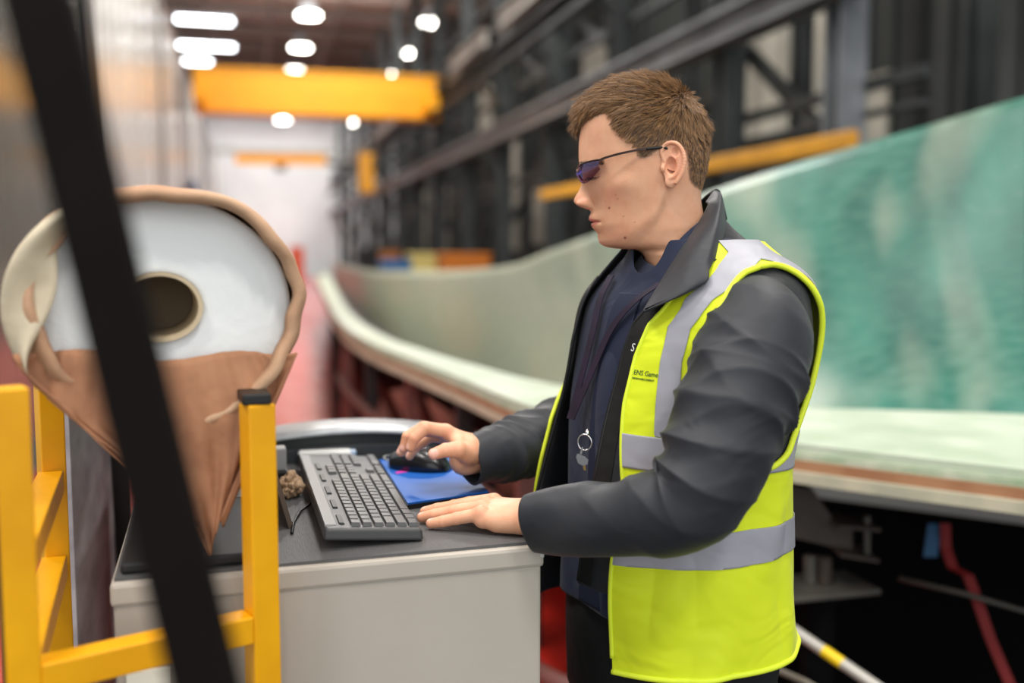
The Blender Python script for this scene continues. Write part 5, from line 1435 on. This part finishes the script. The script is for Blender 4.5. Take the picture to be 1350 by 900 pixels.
# ---- lanyard and keys -------------------------------------------------------------------------
m_lan = M('purple_ribbon', (32, 18, 44), 0.6, rgb2=(22, 12, 32), nscale=60)
lan = empty('lanyard', tuple(P(770, 600, 1.33)), '', '')
for k_ in ('label', 'category'):
    if k_ in lan: del lan[k_]
attach(lan, man)
def on_chest(th, z, o=0.014): 
    a = np.array([th]); v = np.array([v_of_z(z)]); return (torso(a, v) + torso_n(a, v) * o)[0]
r1 = catmull([on_chest(0.30, 1.452, .018), on_chest(0.10, 1.425, .018), on_chest(-0.04, 1.39), on_chest(-0.14, 1.34), on_chest(-0.22, 1.29, .02), on_chest(-0.28, 1.262, .024)], 6)
r2 = catmull([on_chest(-0.40, 1.462, .014), on_chest(-0.30, 1.43, .015), on_chest(-0.26, 1.39), on_chest(-0.27, 1.34, .016), on_chest(-0.29, 1.29, .02), on_chest(-0.30, 1.262, .025)], 6)
MB().ribbon(r1, tl, 0.014, 0.0012).build('ribbon', m_lan, lan); MB().ribbon(r2, tl, 0.014, 0.0012).build('ribbon', m_lan, lan)
rc_ = P(771, 583, 1.30); m_chr = M('chrome', (210, 210, 214), 0.2, metal=1.0)
e1 = (CR * 0.9 - CD * 0.4); e1 /= np.linalg.norm(e1)
MB().tube([rc_ + e1 * 0.0095 * math.cos(a) + UP * 0.0105 * math.sin(a) for a in np.linspace(0, 2 * np.pi, 33)], 0.0010, 8, caps=False).build('key_ring', m_chr, lan, True)
MB().tube([P(775, 567, 1.31), P(774, 573, 1.305)], 0.003, 8).build('clip', m_chr, lan, True)
kc = P(767, 606, 1.298)
MB().prism([kc + e1 * a * .001 + UP * b_ * .001 for a, b_ in ((-8, 3), (-6, 8), (4, 5), (9, 1), (8, -5), (2, -8), (-5, -5))], CD * 0.002).build('key', m_chr, lan)
MB().prism([kc + e1 * a * .001 + UP * b_ * .001 for a, b_ in ((-3, 8), (0, 17), (2, 17), (0, 7))], CD * 0.0016).build('key', m_chr, lan)
MB().prism([kc + e1 * a * .001 + UP * b_ * .001 for a, b_ in ((2, -7), (5, -7), (6, -13), (3.5, -14), (2, -11))], CD * 0.0016).build('key', M('brass', (200, 170, 110), 0.3, metal=1.0), lan)

# ---- safety glasses -----------------------------------------------------------------------------
gl = bpy.data.objects.new('safety_glasses', None); col.objects.link(gl); gl.location = tuple(head_pt(np.array(200.0), np.array(505.0), np.array(0.0))); attach(gl, man)
m_frame = M('gunmetal_frame', (58, 44, 40), 0.25, metal=0.6)
def lens_mat():
    m = bpy.data.materials.new('tinted_lens'); m.use_nodes = True; N = m.node_tree.nodes; L = m.node_tree.links
    for n in list(N): N.remove(n)
    o = N.new('ShaderNodeOutputMaterial'); t = N.new('ShaderNodeBsdfTransparent'); t.inputs['Color'].default_value = (0.42, 0.30, 0.46, 1)
    g_ = N.new('ShaderNodeBsdfGlossy'); g_.inputs['Roughness'].default_value = 0.03; g_.inputs['Color'].default_value = (0.62, 0.56, 1.0, 1)
    mx = N.new('ShaderNodeMixShader'); fr_ = N.new('ShaderNodeFresnel'); fr_.inputs['IOR'].default_value = 1.9
    L.new(fr_.outputs[0], mx.inputs[0]); L.new(t.outputs[0], mx.inputs[1]); L.new(g_.outputs[0], mx.inputs[2]); L.new(mx.outputs[0], o.inputs['Surface']); return m
m_lens = lens_mat()
H = lambda x, y, o: head_pt(np.array(float(x)), np.array(float(y)), np.array(o * 0.001))
for s in (1, -1):
    # brow bar and lens wrap round from the bridge to the temple
    topb = catmull([H(146, 506, 7 * s), H(150, 494, 20 * s), H(170, 482, 38 * s), H(212, 474, 55 * s), H(262, 470, 68 * s)], 8)
    botb = catmull([H(150, 530, 9 * s), H(158, 552, 18 * s), H(178, 566, 34 * s), H(206, 560, 50 * s), H(256, 512, 67 * s)], 8)
    rows = [topb + (botb - topb) * u + hf * 0.0035 * math.sin(math.pi * u) for u in np.linspace(0, 1, 10)]
    o = MB().add(np.array(rows).reshape(-1, 3), [tuple(q) for q in grid_faces(10, len(topb))]).build('lens', m_lens, gl, True)
    MB().tube(topb, 0.0013, 8).build('frame', m_frame, gl, True)
    MB().tube(botb[:18], 0.0006, 6).build('rim', m_frame, gl, True)
    arm = catmull([H(258, 471, 68 * s), H(280, 464, 73 * s), H(340, 449, 78.5 * s), H(420, 433, 81 * s), H(470, 427, 82 * s)], 6)
    MB().ribbon(arm, UP, 0.0030, 0.0016).build('temple_arm', m_frame, gl)
    tipa = catmull([H(455, 429, 82 * s), H(500, 425, 82 * s), H(535, 424, 80.5 * s), H(560, 440, 79 * s), H(590, 480, 78 * s)], 6)
    MB().tube(tipa, 0.0019, 8).build('temple_tip', m_blackm, gl, True)
    MB().tube(catmull([H(150, 524, 8 * s), H(160, 538, 9 * s), H(168, 550, 10 * s)], 4), 0.0016, 8).build('nose_pad', m_frame, gl, True)
MB().tube(catmull([H(146, 506, -8), H(141, 502, 0), H(146, 506, 8)], 6), 0.0014, 8).build('bridge', m_frame, gl, True)

# ---- hair --------------------------------------------------------------------------------------------
def hair_mat(name, c0, c1):
    m = bpy.data.materials.new(name); m.use_nodes = True; N = m.node_tree.nodes; L = m.node_tree.links; b = N['Principled BSDF']
    tc = N.new('ShaderNodeTexCoord'); n = N.new('ShaderNodeTexNoise'); n.inputs['Scale'].default_value = 140; L.new(tc.outputs['Object'], n.inputs['Vector'])
    hi_ = N.new('ShaderNodeHairInfo'); ad = N.new('ShaderNodeMath'); ad.operation = 'MULTIPLY'; L.new(hi_.outputs['Random'], ad.inputs[0]); ad.inputs[1].default_value = 1.0
    x = N.new('ShaderNodeMix'); x.data_type = 'RGBA'; L.new(ad.outputs[0], x.inputs['Factor']); x.inputs['A'].default_value = lin(c0); x.inputs['B'].default_value = lin(c1)
    L.new(x.outputs['Result'], b.inputs['Base Color']); b.inputs['Roughness'].default_value = 0.42; b.inputs['Specular IOR Level'].default_value = 0.6
    return m
m_hair = hair_mat('brown_hair', (68, 48, 31), (176, 132, 84))
def grow(name, roots, dirs_pts, rad0, mat, parent):
    """dirs_pts: (n, k, 3) points of each strand"""
    n, k, _ = dirs_pts.shape
    hc = bpy.data.hair_curves.new(name); hc.add_curves([k] * n)
    hc.position_data.foreach_set('vector', dirs_pts.astype(np.float32).ravel())
    ra = hc.attributes.get('radius') or hc.attributes.new('radius', 'FLOAT', 'POINT')
    rr = (rad0 * np.linspace(1.0, 0.35, k))[None, :] * np.ones((n, 1)); ra.data.foreach_set('value', rr.astype(np.float32).ravel())
    o = bpy.data.objects.new(name, hc); col.objects.link(o); hc.materials.append(mat); attach(o, parent); return o
# candidate roots on the head rings
Vh = HV; 
e1_ = np.roll(Vh, -1, 1) - np.roll(Vh, 1, 1); e2_ = np.gradient(Vh, axis=0)
nh = np.cross(e1_, e2_); nh /= np.linalg.norm(nh, axis=2)[..., None] + 1e-12
sg = np.sign(((Vh - HC) * nh).sum(2))[..., None]; nh = nh * sg
area_ = np.linalg.norm(np.cross(e1_ / 2, e2_), axis=2)
hx, hy, hl = Hc[..., 0], Hc[..., 1], Hc[..., 2]
mask = in_poly(hx.ravel(), hy.ravel(), HAIR).reshape(hx.shape)
w_ = np.where((mask > 3) & (hy < 615) & (np.arange(NH)[:, None] > 3), area_, 0); w_ = w_ / w_.sum()
NS = 26000
pick = rng.choice(w_.size, NS, p=w_.ravel()); pi, pj = np.unravel_index(pick, w_.shape)
ju = rng.uniform(-0.5, 0.5, (NS, 2))
root = Vh[pi, pj] + ju[:, :1] * e1_[pi, pj] * 0.5 + ju[:, 1:] * e2_[pi, pj]
nn_ = nh[pi, pj]; rx, ry, rl = hx[pi, pj], hy[pi, pj], hl[pi, pj]
md_ = mask[pi, pj]
# combing: away from the whorl at the crown, forward over the top, lifted at the front
bk = -hf
topk = smoothstep(330, 170, ry)[:, None]
backk = smoothstep(480, 730, rx + 0.25 * (ry - 200))[:, None]
sidek = smoothstep(150, 420, ry)[:, None]
comb = hf * (1.0 - 0.95 * backk) * (1 - 0.35 * sidek) - UP * (0.05 + 0.75 * sidek * (1 - backk) + 1.0 * backk)
comb -= nn_ * (comb * nn_).sum(1)[:, None]; comb /= np.linalg.norm(comb, axis=1)[:, None] + 1e-9
front = smoothstep(330, 190, rx)
Ls = 0.008 + 0.014 * smoothstep(430, 230, ry) + 0.003 * smoothstep(200, 120, ry) + 0.010 * front * smoothstep(330, 260, ry)
Ls *= lerpk(ry, [(0, 1), (430, 1), (520, 0.75), (600, 0.5)]) * smoothstep(-2, 26, md_) ** 0.5
Ls *= rng.uniform(0.8, 1.12, NS)
corner = smoothstep(350, 310, rx) * smoothstep(9, 20, np.abs(rl)) * smoothstep(200, 250, ry)
Ls *= 1 - corner * (1 - 0.30 - 0.6 * smoothstep(0, 60, md_))
lift = 0.28 + 0.27 * smoothstep(380, 170, ry) + 0.22 * front * topk[:, 0]
lift *= 1 - 0.75 * G(rx, 690, 70) * G(ry, 150, 80); Ls *= 1 - 0.4 * G(rx, 680, 70) * G(ry, 140, 80)
# clumps
cl_ = rng.integers(0, 900, NS)
cl_seed = rng.normal(0, 1, (900, 3))
cell = (np.floor((rx + 6 * np.sin(ry / 17)) / 17) * 71 + np.floor((ry + 6 * np.sin(rx / 13)) / 17) * 13 + np.floor(rl / 6) * 7).astype(int) % 900
jit = cl_seed[cell] * 0.19 + rng.normal(0, 0.07, (NS, 3))
K = 7; S_ = np.zeros((NS, K, 3)); p = root - nn_ * 0.0008; S_[:, 0] = p
for k_ in range(1, K):
    t = k_ / (K - 1)
    dirn = nn_ * (lift * (1 - 0.95 * t))[:, None] + comb * (0.35 + 0.65 * t) + jit * (0.5 + 0.5 * t) + UP * (0.42 * front * topk[:, 0] * (1 - t) )[:, None]
    dirn += -UP * (0.10 * front * smoothstep(0.55, 1, t))[:, None]
    dirn /= np.linalg.norm(dirn, axis=1)[:, None]
    p = p + dirn * (Ls / (K - 1))[:, None]; S_[:, k_] = p
grow('hair', root, S_, 0.00030, m_hair, man)
# eyebrows
for s in (1,):
    w2 = np.where((np.abs(hy - (482 - 0.03 * (hx - 200))) < 9) & (np.abs(hl) > 9) & (np.abs(hl) < 52) & (hx < 330), area_, 0); w2 /= w2.sum()
    pk = rng.choice(w2.size, 900, p=w2.ravel()); a_, b_ = np.unravel_index(pk, w2.shape)
    r_ = Vh[a_, b_] + rng.normal(0, 0.0006, (900, 3)); n_ = nh[a_, b_]; sd_ = np.sign(hl[a_, b_])[:, None]
    S2 = np.zeros((900, 4, 3))
    for k_ in range(4): S2[:, k_] = r_ + n_ * 0.0008 * k_ + (-hn * sd_ * 0.8 - hf * 0.6 + UP * 0.25 + rng.normal(0, 0.2, (900, 3))) * 0.0022 * k_
    grow('eyebrows', r_, S2, 0.00022, hair_mat('brow_hair', (84, 58, 38), (120, 88, 58)), man)
    w2 = np.where((np.abs(hy - 540) < 3) & (np.abs(hl) > 20) & (np.abs(hl) < 44) & (hx < 300), area_, 0); w2 /= w2.sum()
    pk = rng.choice(w2.size, 160, p=w2.ravel()); a_, b_ = np.unravel_index(pk, w2.shape); r_ = Vh[a_, b_]; S2 = np.zeros((160, 4, 3))
    for k_ in range(4): S2[:, k_] = r_ + hf * 0.002 * k_ - UP * 0.0014 * k_
    grow('eyelashes', r_, S2, 0.00018, hair_mat('lash_hair', (40, 28, 22), (60, 42, 30)), man)
# ================================================================== LIGHT, CAMERA
w = bpy.data.worlds.new('hall_daylight'); scene.world = w; w.use_nodes = True
bg = w.node_tree.nodes['Background']; bg.inputs['Color'].default_value = (0.93, 0.97, 1.0, 1); bg.inputs['Strength'].default_value = 0.8
def area(name, loc, rot, sx, sy, power, color=(1, 0.97, 0.93)):
    l = bpy.data.lights.new(name, 'AREA'); l.shape = 'RECTANGLE'; l.size = sx; l.size_y = sy; l.energy = power; l.color = color
    o = bpy.data.objects.new(name, l); col.objects.link(o); o.location = loc; o.rotation_euler = rot; return o
for i, (x, y) in enumerate(((2, 2), (2, -4), (-3, -2), (5.9, 6), (2, 14), (2, 24), (5.0, 20), (-3.5, 1.5), (-3, 6))):  # unseen overhead lights along the lamp rows; left ones added as fill
    area('hall_fill_light', (x, y, 8.9), (0, 0, 0), 1.5, 1.5, 900 if y == 14 else 340)
area('front_fill', (0.2, -4.5, 3.0), (math.radians(90), 0, 0), 6, 4, 130, (0.95, 0.98, 1.0))  # added fill behind the camera
area('end_wall_fill', (2.2, 54, 9.5), (math.radians(12), 0, 0), 9, 9, 2000)  # large light added to brighten the end wall, no lamp body
area('jib_fill', (1.5, 31, 9.3), (math.radians(48), 0, 0), 6, 4, 1100)  # tilted light added to brighten the jib crane and end wall
area('crane_fill', (1.8, 19, 9.4), (math.radians(40), 0, 0), 6, 3, 200)  # added light tilted towards the bridge crane, no lamp body

cam = bpy.data.cameras.new('camera'); co_ = bpy.data.objects.new('camera', cam); col.objects.link(co_)
cam.lens = 35; cam.sensor_width = 36; cam.sensor_fit = 'HORIZONTAL'; cam.clip_start = 0.05; cam.clip_end = 300
co_.location = (0, 0, 1.5); co_.rotation_euler = (math.radians(90) - PIT, 0, -YAW)
cam.dof.use_dof = True; cam.dof.focus_distance = 1.34; cam.dof.aperture_fstop = 1.6; cam.dof.aperture_blades = 8
scene.camera = co_
scene.view_settings.view_transform = 'Standard'; scene.view_settings.look = 'None'
scene.view_settings.exposure = 0.0; scene.view_settings.gamma = 1.0; scene.view_settings.use_curve_mapping = False
scene.cycles.use_denoising = True
scene.cycles.max_bounces = 8; scene.cycles.sample_clamp_indirect = 6.0
